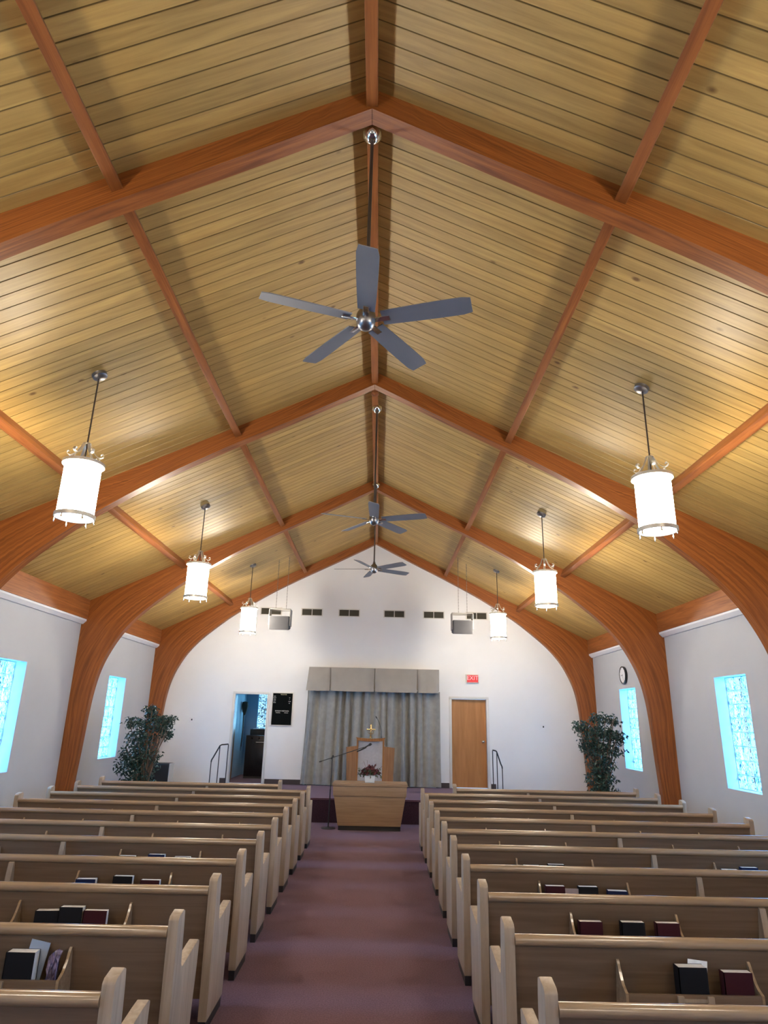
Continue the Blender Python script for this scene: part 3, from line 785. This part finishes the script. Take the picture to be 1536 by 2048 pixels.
LLAB = {(0, -1): 'glowing lantern in the bay of the big fan, letter-board side, large in view', (0, 1): 'glowing lantern in the bay of the big fan, exit-sign side, large in view',
        (1, -1): 'mid-size glowing lantern, second of the letter-board line', (1, 1): 'mid-size glowing lantern, second of the exit-sign line',
        (2, -1): 'smallest glowing lantern, near the hanging speaker, letter-board side', (2, 1): 'smallest glowing lantern, near the hanging speaker, exit-sign side',
        (-1, -1): 'unseen lantern added for light over the camera bay, letter-board side', (-1, 1): 'unseen lantern added for light over the camera bay, exit-sign side',
        (-2, -1): 'unseen lantern added for light behind the camera, letter-board side', (-2, 1): 'unseen lantern added for light behind the camera, exit-sign side'}
for sgn in (-1, 1):
    l0 = make_lantern(LLAB[(0, sgn)], (sgn * LX, YA + .5 * BAY, 3.525))
    for k in (1, 2, -1, -2):  # last two pairs hang out of view, added for their light on the ceiling
        dup(l0, (sgn * LX, YA + (k + .5) * BAY, 3.525), None, LLAB[(k, sgn)])

# ------------------------------------------------------------------ ceiling fans
def make_fan(lab, loc, a0_, zhub):
    x, y, z = loc
    o = thing('ceiling_fan', lab, 'ceiling fan', (x, y, zhub), rad(a0_), 'ceiling fans along the ridge')
    zc = 6.095 - zhub
    MB().lathe([(.001, -.085), (.022, -.085), (.045, -.070), (.068, -.040), (.074, -.010), (.070, 0), (.001, 0)], (0, 0, zc), 28).build('canopy', CHROME, o, smooth=50)
    MB().tube([(0, 0, .08), (0, 0, zc - .07)], .0125, 10).build('downrod', ROD, o, smooth=40)
    MB().lathe([(.001, -.075), (.025, -.073), (.050, -.055), (.062, -.030), (.068, .0), (.066, .04), (.05, .075), (.025, .10), (.018, .14), (.001, .14)], (0, 0, 0), 28).build('motor_housing', STEEL, o, smooth=45)
    for k in range(5):
        Rz = Matrix.Rotation(k * 2 * PI / 5, 4, 'Z')
        s = MB(); n = 10; vs = []; fs = []
        for i in range(n + 1):
            t = i / n; rr = .115 + t * .605
            wl = .060 + .012 * math.sin(t * PI * .6); wr = .060 + .010 * math.sin(t * PI * .6)
            if t > .96: wl -= .012; wr -= .012
            for wv, th in ((-wl, 0), (wr, 0), (wr, .007), (-wl, .007)): vs.append((rr, wv, th))
        for i in range(n):
            for e in range(4): fs.append((4 * i + e, 4 * i + (e + 1) % 4, 4 * i + 4 + (e + 1) % 4, 4 * i + 4 + e))
        fs += [(0, 1, 2, 3), tuple(4 * n + e for e in range(4))]
        s.add(vs, fs).xform(Rz @ Matrix.Rotation(rad(-14), 4, 'X'))
        bl = s.build('blade', BLADE, o, smooth=40)
        br = MB().box(.05, .17, -.020, .020, -.010, -.002)
        br.xform(Rz @ Matrix.Rotation(rad(-14), 4, 'X'))
        b2 = br.build('blade_bracket', CHROME, bl, bevel=.004)
    return o
make_fan('large grey five-blade ceiling fan on a long rod, biggest in view', (0, 3.81, 0), -88, 4.45)
f2 = make_fan('mid-distance grey ceiling fan in front of the third arch', (.03, 8.34, 0), -90, 4.42)
f3 = make_fan('smallest grey ceiling fan seen against the white gable wall', (.01, 11.5, 0), 30, 4.455)
o = MB().lathe([(.001, -.05), (.02, -.05), (.035, -.03), (.055, -.01), (.055, 0), (.001, 0)], (0, 7.93, 6.095), 20).build('ceiling_plate', PURLIN, smooth=50)
tag(o, 'small round brown ceiling plate under the ridge beam before the middle fan', 'ceiling plate')

# ------------------------------------------------------------------ pews
SP, Y0 = .8628, 3.03
XI, XO = .852, 4.50
def end_panel_profile():
    pts = [(.030, .062), (.004, .80), (.006, .842), (.022, .858), (.095, .872), (.122, .862), (.132, .80), (.142, .66), (.150, .605), (.170, .585), (.21, .588),
           (.30, .600), (.42, .616), (.49, .622), (.515, .612), (.505, .48), (.478, .30), (.462, .062)]
    return pts
def make_pew(xi, xo, racks, label, loc, group, brace=True):
    """built for the +x side; local origin: floor, back edge line of the row"""
    o = thing('church_pew', label, 'pew', loc, 0, group)
    prof = end_panel_profile()
    a, b = sorted((xi, xo)); T = .055
    for p0 in (a, b - T):
        MB().prism(prof, 'x', p0, p0 + T).build('end_panel', PEW_Z, o, bevel=.006)
        MB().box(p0 + .006, p0 + T - .006, .032, .455, 0, .063).build('kick_base', BLACKK, o)
    a2, b2 = a + T, b - T
    MB().prism([(.012, .765), (.035, .765), (.125, .30), (.125, .16), (.100, .16), (.100, .30)], 'x', a2, b2).build('backrest', PEW_SHADED, o)
    n = 14; poly = [(.024 + .030 * math.cos(2 * PI * i / n), .783 + .028 * math.sin(2 * PI * i / n)) for i in range(n)]
    MB().prism(poly, 'x', a2, b2).build('top_rail', PEW_X, o, smooth=50)
    MB().prism([(.12, .395), (.12, .425), (.30, .415), (.50, .445), (.515, .435), (.515, .41), (.49, .405), (.30, .385)], 'x', a2, b2).build('seat', PEW_X, o, smooth=40)
    s = 1 if xi > 0 else -1
    if brace:
        xc = s * 2.655
        MB().prism([(-.004, .755), (.02, .765), (.105, .30), (.09, .14), (.06, .14), (.075, .30), (-.022, .60), (-.016, .68)], 'x', xc - .02, xc + .02).build('back_brace', PEW_Z, o)
    for (ra, rb) in racks:
        ra, rb = sorted((s * ra, s * rb))
        rk = MB().box(ra + .012, rb - .012, -.088, -.072, .455, .590)
        rk.box(ra + .012, rb - .012, -.088, .075, .445, .457)
        k = rk.build('book_rack', PEW_SHADED, o, bevel=.002)
        for xe in (ra, rb - .014):
            pr = catmull([(.055, .70), (.030, .708), (.012, .70), (-.010, .66), (-.045, .615), (-.090, .592)], 3) + [(-.090, .44), (.085, .44)]
            MB().prism(pr, 'x', xe, xe + .014).build('rack_end', PEW_X, k)
        xm = (ra + rb) / 2
        MB().box(xm - .09, xm + .09, -.096, -.0885, .560, .575).box(xm - .09, xm - .06, -.102, -.0885, .548, .587).box(xm + .06, xm + .09, -.102, -.0885, .548, .587).build('card_holder', PEW_Z, k)
    return o
GP = 'oak pews in rows either side of the aisle'
def plabel(i, side):
    sd = 'letter-board side of the aisle' if side < 0 else 'exit-sign side of the aisle'
    if i == 10: return 'short oak front pew set back from the aisle, ' + ('letter-board side' if side < 0 else 'exit-sign side')
    if i < 6: return ['oak pew cropped by the bottom of the photo', 'oak pew in the second row up from the bottom of the photo', 'oak pew in the third row up from the bottom of the photo',
                      'oak pew in the fourth row up from the bottom of the photo', 'oak pew in the fifth row up from the bottom of the photo', 'oak pew in the sixth row up from the bottom of the photo'][i] + ', ' + sd.replace(' of the aisle', '')
    return {6: 'oak pew, fourth full row from the stage, ', 7: 'oak pew, third full row from the stage, ', 8: 'oak pew, second full row from the stage, ', 9: 'oak pew, full row closest to the stage, '}[i] + sd.replace(' of the aisle', '')
for side in (-1, 1):
    RACKS = [(1.412, 2.106), (3.190, 3.880)] if side > 0 else [(1.412, 2.140), (3.215, 3.905)]
    xi, xo = (-.872, -4.49) if side < 0 else (.832, 4.52)
    p0 = make_pew(xi, xo, RACKS, plabel(0, side), (0, Y0, 0), GP)
    for i in range(1, 10):
        dup(p0, (0, Y0 + SP * i, 0), None, plabel(i, side))
    make_pew((-1.43 if side < 0 else 1.42), (-4.45 if side < 0 else 4.50), [], plabel(10, side), (0, 11.62, 0), GP)

# hymn books standing in the racks
def make_book(color, w, h, t):
    o = thing('hymn_book', None, 'book')
    c = MB().box(-w / 2, w / 2, -t / 2, -t / 2 + .004, 0, h).box(-w / 2, w / 2, t / 2 - .004, t / 2, 0, h).box(-w / 2, -w / 2 + .004, -t / 2, t / 2, 0, h)
    c.build('cover', BOOKC[color], o)
    MB().box(-w / 2 + .004, w / 2 - .002, -t / 2 + .003, t / 2 - .003, .004, h - .0008).build('page_block', PAPER, o)
    return o
BK = [  # side, row, x, top z, colour, thickness, turn, label
    (1, 1, 1.770, .700, 'black', .050, 0, 'thick black book alone mid-rack, exit-sign side, lowest visible rack'),
    (1, 1, 1.998, .682, 'maroon', .036, 0, 'dark maroon book at the end of the lowest visible rack, exit-sign side'),
    (1, 2, 1.522, .675, 'maroon', .034, 0, 'dark maroon book by the aisle end of the second rack up, exit-sign side'),
    (1, 2, 1.790, .676, 'black', .038, 0, 'black book in the middle of the second rack up, exit-sign side'),
    (1, 2, 2.010, .676, 'maroon', .032, 0, 'maroon book at the wall end of the second rack up, exit-sign side'),
    (1, 3, 1.523, .688, 'maroon', .036, 0, 'maroon book by the aisle end of the third rack up, exit-sign side'),
    (1, 3, 1.774, .688, 'black', .034, 0, 'black book in the middle of the third rack up, exit-sign side'),
    (1, 3, 2.000, .662, 'navy', .045, -.10, 'navy book slumped at the wall end of the third rack up, exit-sign side'),
    (1, 4, 1.537, .662, 'black', .036, 0, 'book with only its white pages showing, aisle end of the fourth rack, exit-sign side'),
    (1, 4, 1.756, .675, 'black', .036, 0, 'book with white page tops mid fourth rack up, exit-sign side'),
    (1, 4, 3.300, .664, 'navy', .036, 0, 'navy book in the outer fourth-row rack, nearer the aisle, exit-sign side'),
    (1, 4, 3.473, .684, 'navy', .036, 0, 'navy book in the outer fourth-row rack, nearer the window wall, exit-sign side'),
    (1, 5, 1.798, .676, 'black', .030, 0, 'thin white page edge of a book in the fifth-row rack, exit-sign side'),
    (1, 5, 3.550, .676, 'black', .030, 0, 'thin white page edge of a book in the outer fifth-row rack, exit-sign side'),
    (-1, 1, -1.637, .702, 'black', .048, 0, 'thick black book with pale page tops in the lowest visible rack, letter-board side'),
    (-1, 2, -1.920, .668, 'black', .044, .10, 'turned dark book at the wall end of the second rack up, letter-board side'),
    (-1, 2, -1.767, .692, 'black', .040, 0, 'taller black book in the middle of three in the second rack up, letter-board side'),
    (-1, 2, -1.612, .676, 'maroon', .030, 0, 'maroon-black book at the aisle end of three in the second rack up, letter-board side'),
    (-1, 3, -2.045, .664, 'navy', .042, .06, 'dark book with bluish page tops, wall end of the third rack up, letter-board side'),
    (-1, 3, -1.763, .690, 'black', .036, 0, 'black book in the middle of the third rack up, letter-board side'),
    (-1, 3, -1.555, .668, 'maroon', .032, 0, 'maroon book at the aisle end of the third rack up, letter-board side'),
    (-1, 4, -2.050, .668, 'black', .034, 0, 'book with white page tops, wall end of the fourth rack up, letter-board side'),
    (-1, 4, -1.790, .684, 'navy', .036, 0, 'dark navy book in the middle of the fourth rack up, letter-board side'),
    (-1, 4, -1.560, .670, 'maroon', .032, 0, 'book with white page tops, aisle end of the fourth rack up, letter-board side'),
    (-1, 5, -1.785, .674, 'black', .032, 0, 'thin white page edge of a book in the fifth-row rack, letter-board side'),
    (-1, 5, -3.585, .672, 'black', .032, 0, 'thin white page edge of a book in the outer fifth-row rack, letter-board side')]
RACKF = .457
BK = [(a, b, c, d, e, min(f + .014, .062), g, h) for (a, b, c, d, e, f, g, h) in BK]
proto = {}
for (sd, row, x, zt, c, t, turn, lab) in BK:
    h = zt - RACKF
    y = Y0 + SP * row - .068 + t / 2 + .003
    key = (c, round(t, 3), round(h, 3))
    if key not in proto:
        o = make_book(c, .146, h, t); proto[key] = o
        o.location = (x, y + abs(turn) * .06, RACKF + .001); o.rotation_euler = (0, 0, turn)
    else:
        o = dup(proto[key], (x, y + abs(turn) * .06, RACKF + .001), turn)
    o['label'] = lab; o['group'] = 'hymn books in the pew racks'
# loose paper, plastic wrap, card
pb = MB(); rnd = random.Random(5); vs = []; fs = []
for j in range(9):
    for i in range(9):
        u, v = i / 8, j / 8
        vs.append((-1.507 + .066 * u + rnd.uniform(-.006, .006), 3.893 - .066 + .05 * math.sin(u * 2.6 + v) * .4 + rnd.uniform(0, .028) , .475 + .245 * v - .06 * abs(u - .75) * v + rnd.uniform(-.006, .006)))
for j in range(8):
    for i in range(8): k = j * 9 + i; fs.append((k, k + 1, k + 10, k + 9))
n = len(vs); vs += [(a, b + .012, c) for a, b, c in vs]; fs += [tuple(n + q for q in f[::-1]) for f in fs]
o = pb.add(vs, fs).build('plastic_wrapper', plain('violet_grey_plastic', (.22, .18, .28), .15, var=.6, vscale=30., spec=.9))
tag(o, 'crumpled violet-grey plastic wrapper in the lowest visible rack, letter-board side', 'wrapper')
o = MB().box(-.05, .05, -.002, .002, 0, .27).xform(Matrix.Rotation(rad(10), 4, 'Y')).build('folded_leaflet', plain('pale_blue_paper', (.30, .36, .45), .7)); o.location = (-1.615, 3.893 - .002, .472)
tag(o, 'pale blue leaflet standing behind the thick black book, letter-board side', 'paper')
o = MB().box(-.055, .055, -.002, .002, 0, .215).build('folded_leaflet', plain('pinkish_card', (.40, .33, .34), .7)); o.location = (1.650, Y0 + 3 * SP - .05, .458)
tag(o, 'pinkish card between two books in the third rack up, exit-sign side', 'paper')
o = MB().box(-.05, .05, -.0015, .0015, 0, .25).xform(Matrix.Rotation(rad(6), 4, 'Y')).build('folded_leaflet', PAPER); o.location = (1.80, Y0 + SP - .002, .468)
tag(o, 'white leaflet sticking up behind the thick black book, exit-sign side', 'paper')

# ------------------------------------------------------------------ communion table
tb = thing('communion_table', 'light oak communion table with tapered front standing before the stage', 'table', (.03, 12.57, 0))
MB().prism([(-.555, .075), (.555, .075), (.635, .53), (.645, .56), (-.645, .56), (-.635, .53)], 'y', 0.0, .50).build('tapered_body', DESK, tb, bevel=.006)
MB().prism([(-.652, .56), (.652, .56), (.662, .72), (-.662, .72)], 'y', -.02, .52).build('apron', DESK, tb, bevel=.005)
MB().box(-.672, .672, -.035, .535, .722, .772).build('table_top', DESK, tb, bevel=.008)
MB().box(-.545, .555, .03, .46, 0, .075).build('plinth', BLACKK, tb)
# flowers on the table
fl = thing('flower_arrangement', 'burgundy flower arrangement in a white square pot on the communion table', 'flowers', (.02, 12.80, .772))
MB().prism([(-.085, 0), (.085, 0), (.098, .12), (-.098, .12)], 'y', -.08, .08).build('pot', plain('white_ceramic', (.68, .72, .72), .3), fl, bevel=.006)
rnd = random.Random(11); m = MB(); lf = MB()
for q in range(150):
    a = rnd.uniform(0, 2 * PI); rr = rnd.uniform(0, 1) ** .6; zz = rnd.uniform(0, 1)
    cx, cy, cz = rr * .20 * math.cos(a) * (1 - .3 * zz), rr * .14 * math.sin(a) * (1 - .3 * zz), .14 + .17 * zz * (1 - .55 * rr)
    s0 = len(m.v); k = rnd.uniform(.014, .028)
    m.lathe([(.001, -k * .6), (k * .8, -k * .3), (k, .1 * k), (k * .5, k * .6), (.001, k * .5)], (0, 0, 0), 6)
    m.xform(Matrix.Translation((cx, cy, cz)) @ Matrix.Rotation(rnd.uniform(0, 3), 4, 'X') @ Matrix.Rotation(rnd.uniform(0, 3), 4, 'Y'), s0)
def leaf_at(mb_, p, ln, wd, rnd_):
    d = Vector((rnd_.uniform(-1, 1), rnd_.uniform(-1, 1), rnd_.uniform(-1.2, .35))).normalized()
    n_ = Vector((rnd_.uniform(-1, 1), rnd_.uniform(-1, 1), rnd_.uniform(-1, 1))).cross(d)
    if n_.length < .1: n_ = Vector((1, 0, 0)).cross(d)
    n_.normalize(); c = d.cross(n_)
    p = Vector(p)
    mb_.add([p, p + d * ln * .35 + n_ * wd, p + d * ln, p + d * ln * .35 - n_ * wd, p + d * ln * .4 + c * wd * .35], [(0, 1, 4), (1, 2, 4), (2, 3, 4), (3, 0, 4)])
for q in range(130):
    a = rnd.uniform(0, 2 * PI); rr = rnd.uniform(.3, 1.15)
    leaf_at(lf, (rr * .19 * math.cos(a), rr * .14 * math.sin(a), rnd.uniform(.11, .24)), .06, .014, rnd)
stm = MB()
for (dx, dz) in ((-.12, .36), (-.06, .38), (.22, .28), (.12, .33), (-.235, .17), (.24, .16)): stm.tube([(dx * .3, 0, .14), (dx, .0, dz)], .003, 5)
m.build('blossoms', plain('burgundy_petals', (.11, .016, .016), .7, var=.6, vscale=25.), fl, smooth=60)
lf.build('leaves', plain('olive_leaves', (.05, .07, .02), .6, var=.5), fl)
stm.build('twigs', BARK, fl)
bf = MB()
for s_, sc in ((1, 1.), (-1, .8)):
    bf.add([(0, 0, 0), (s_ * .05 * sc, -.01, .045 * sc), (s_ * .035 * sc, -.02, .08 * sc), (s_ * .008, -.01, .05 * sc)], [(0, 1, 2, 3)])
bf.xform(Matrix.Translation((.065, -.10, .25))).add([], [])
o = bf.build('silver_butterfly', CHROME, fl)

# ------------------------------------------------------------------ microphone stand
ms = thing('microphone_stand', 'black microphone stand with a long tilted boom beside the communion table', 'microphone stand', (-.70, 12.76, 0))
MB().lathe([(.001, .03), (.02, .03), (.04, .022), (.12, .012), (.13, 0), (.001, 0)], (0, 0, 0), 28).build('base', plain('dark_iron', (.03, .03, .035), .4), ms, smooth=40)
MB().tube([(0, 0, .02), (.01, 0, .65)], .012, 10).tube([(.01, 0, .62), (.022, 0, 1.20)], .008, 10).build('pole', BLACKM, ms, smooth=40)
MB().tube([(.01, -.02, 1.165), (.035, .02, 1.215)], .018, 10).build('boom_clutch', BLACKM, ms, smooth=40)
MB().tube([(-.215, 0, 1.105), (.60, 0, 1.375)], .0065, 8).tube([(-.215, 0, 1.105), (-.17, 0, 1.12)], .011, 8).build('boom', BLACKM, ms, smooth=40)
MB().tube([(.55, 0, 1.335), (.62, 0, 1.375), (.69, 0, 1.415)], [.010, .012, .013], 10).tube([(.685, 0, 1.412), (.70, 0, 1.42), (.735, 0, 1.44)], [.016, .024, .019], 12).build('microphone', BLACKM, ms, smooth=40)
MB().tube([(.47, 0, 1.30), (.56, -.01, 1.335), (.64, 0, 1.375)], .012, 8).build('microphone_clip', BLACKM, ms, smooth=40)

# ------------------------------------------------------------------ pulpit
pl = thing('pulpit', 'oak pulpit with a pale grey centre panel and angled side wings on the stage', 'pulpit', (0, 14.5, STAGE_Z))
zt = 1.49 - STAGE_Z
FAB = plain('pale_grey_panel_cloth', (.40, .40, .42), .85, bump=.3, bscale=200., var=.06, vscale=20.)
MB().box(-.255, .255, 0, .012, .05, zt - .06).build('centre_panel', FAB, pl)
MB().prism([(-.29, 0), (-.255, 0), (-.255, zt - .05), (-.29, zt - .02)], 'y', -.02, .10).prism([(.255, 0), (.29, 0), (.29, zt - .02), (.255, zt - .05)], 'y', -.02, .10).box(-.255, .255, -.012, .10, 0, .05).build('stile', DESKZ, pl)
pr = [(-.29, zt - .018)] + [(-.29 + .58 * i / 12, zt - .045 - .022 * math.sin(PI * i / 12)) for i in range(13)][::1] + [(.29, zt - .018), (.31, zt + .012)] + [(.31 - .62 * i / 12, zt + .012 - .020 * math.sin(PI * i / 12)) for i in range(1, 12)] + [(-.31, zt + .012)]
MB().prism(pr, 'y', -.03, .12).build('crest_rail', DESKZ, pl)
for s_ in (-1, 1):
    m = MB(); x0, x1 = s_ * .29, s_ * .515
    hgt = zt - .16
    m.add([(x0, 0, 0), (x1 * .93, .17, 0), (x1, .17, hgt - .03), (x0, 0, hgt + .0), (x0, .03, 0), (x1 * .93, .20, 0), (x1, .20, hgt - .03), (x0, .03, hgt)],
          [(0, 1, 2, 3), (4, 5, 6, 7), (0, 1, 5, 4), (1, 2, 6, 5), (2, 3, 7, 6), (3, 0, 4, 7)])
    m.build('side_wing', DESKZ, pl)
MB().prism([(.06, zt - .10), (.50, zt - .20), (.50, zt - .22), (.06, zt - .12)], 'x', -.28, .28).build('reading_shelf', DESKZ, pl)
# gooseneck microphone and small cross standing on it
gm_ = thing('gooseneck_microphone', 'thin black gooseneck microphone rising from the top of the pulpit', 'microphone', (.228, 14.545, 1.503))
MB().tube(catmull([(0, 0, -.01), (-.012, -.01, .14), (-.05, -.02, .29), (-.105, -.03, .39), (-.12, -.03, .41)], 6), .0045, 8).build('gooseneck', BLACKM, gm_, smooth=50)
MB().tube([(-.105, -.03, .385), (-.118, -.03, .41), (-.132, -.032, .43)], [.008, .013, .010], 10).build('microphone_head', BLACKM, gm_, smooth=50)
MB().lathe([(.001, 0), (.018, 0), (.018, .008), (.001, .008)], (0, 0, .008), 14).build('mounting_flange', BLACKM, gm_)
cr_ = thing('brass_cross', 'small ornate brass cross standing on top of the pulpit', 'cross', (0, 14.545, 1.4875))
m = MB().box(-.012, .012, -.006, .006, .03, .255).box(-.075, .075, -.006, .006, .165, .188)
for (a, c) in ((-.08, .176), (.08, .176), (0, .262)): m.lathe([(.001, -.010), (.016, -.010), (.016, .010), (.001, .010)], (a, 0, c), 10, 'y')
m.build('cross', GOLD, cr_, bevel=.002)
m = MB()
for s_ in (-1, 1):
    m.tube(catmull([(0, 0, .09), (s_ * .045, 0, .10), (s_ * .055, 0, .14), (s_ * .025, 0, .15)], 5), .005, 6)
    m.tube(catmull([(0, 0, .13), (s_ * .03, 0, .22), (s_ * .055, 0, .225)], 5), .004, 6)
m.build('scrollwork', GOLD, cr_, smooth=50)
MB().lathe([(.001, 0), (.045, 0), (.045, .01), (.018, .02), (.014, .035), (.001, .035)], (0, 0, 0), 20).build('foot', GOLD, cr_, smooth=40)

# ------------------------------------------------------------------ ficus trees
def ficus(loc, blobs, nleaf, lab, seed):
    o = thing('artificial_ficus', lab, 'ficus tree', loc, 0, 'ficus trees at the ends of the stage')
    rnd = random.Random(seed)
    MB().lathe([(.001, 0), (.13, 0), (.165, .26), (.175, .28), (.16, .28), (.15, .25), (.001, .25)], (0, 0, 0), 24).build('pot', plain('brown_basket', (.12, .07, .04), .8, bump=.5), o, smooth=40)
    tr = MB()
    tot = sum(b[4] for b in blobs)
    lf = MB()
    tops = []
    for (bx, bz, rx, rz, wgt) in blobs:
        n = int(nleaf * wgt / tot)
        for _ in range(n):
            while True:
                p = Vector((rnd.uniform(-1, 1), rnd.uniform(-1, 1), rnd.uniform(-1, 1)))
                if p.length < 1: break
            p = p * (.55 + .45 * p.length)
            q = (bx + p.x * rx, p.y * min(rx * .95, .34), bz + p.z * rz)
            leaf_at(lf, q, rnd.uniform(.06, .085), rnd.uniform(.013, .019), rnd)
        tops.append((bx, bz, rx))
    for (bx, bz, rx) in tops:
        for k in range(3):
            ex_ = bx + rnd.uniform(-.6, .6) * rx; ey = rnd.uniform(-.2, .2)
            a = rnd.uniform(-.03, .03)
            mid = (ex_ * .35 + a, ey * .3, .25 + (bz - .25) * .55)
            tr.tube(catmull([(a, rnd.uniform(-.03, .03), .24), mid, (ex_, ey, bz + rnd.uniform(0, .1))], 4), [.012] * 5 + [.008] * 3 + [.005], 6)
    tr.build('trunks', BARK, o, smooth=50)
    l = lf.build('foliage', LEAF, o)
    return o
bl = [(-.02, 1.93, .16, .13, 1.0), (-.30, 1.72, .22, .12, 1.0), (.12, 1.72, .30, .17, 2.4), (.33, 1.80, .15, .07, .35), (.30, 1.55, .15, .14, .8), (-.15, 1.45, .30, .18, 2.0),
      (-.22, 1.18, .32, .20, 2.2), (-.28, .98, .34, .18, 2.2), (-.10, .75, .32, .20, 2.0), (-.36, .62, .30, .12, .7), (.02, .52, .28, .12, .8), (.08, 1.1, .22, .3, 1.2)]
ficus((-4.08, 12.75, 0), bl, 3400, 'leafy artificial ficus in front of the dark cabinet, letter-board side', 21)
br = [(.02, 1.98, .24, .12, .9), (-.32, 1.82, .19, .14, .9), (.30, 1.95, .12, .12, .3), (-.02, 1.72, .34, .16, 2.4), (.30, 1.66, .22, .14, .9), (-.08, 1.45, .30, .18, 2.2), (.26, 1.42, .22, .12, .6),
      (-.02, 1.18, .30, .18, 2.0), (-.04, .92, .30, .18, 2.0), (0, .66, .32, .18, 2.0), (.28, .60, .14, .1, .4), (-.30, 1.55, .12, .16, .5)]
ficus((4.28, 12.75, 0), br, 3400, 'leafy artificial ficus below the wall clock, exit-sign side', 22)
# black cabinet by the wall
bc = thing('loudspeaker_cabinet', 'low black cabinet with a pale side edge standing beside the ficus', 'cabinet', (-4.56, 15.3, 0))
MB().box(-.20, .20, -.17, .17, 0, .86).build('cabinet', BLACKM, bc, bevel=.006)
MB().box(.201, .215, -.172, .17, 0, .86).build('side_edge', plain('pale_grey_edge', (.6, .62, .62), .5), bc)
MB().box(-.19, .19, -.177, -.17, .03, .83).build('front_grille', plain('black_grille', (.015, .013, .012), .8, bump=.4, bscale=300.), bc)
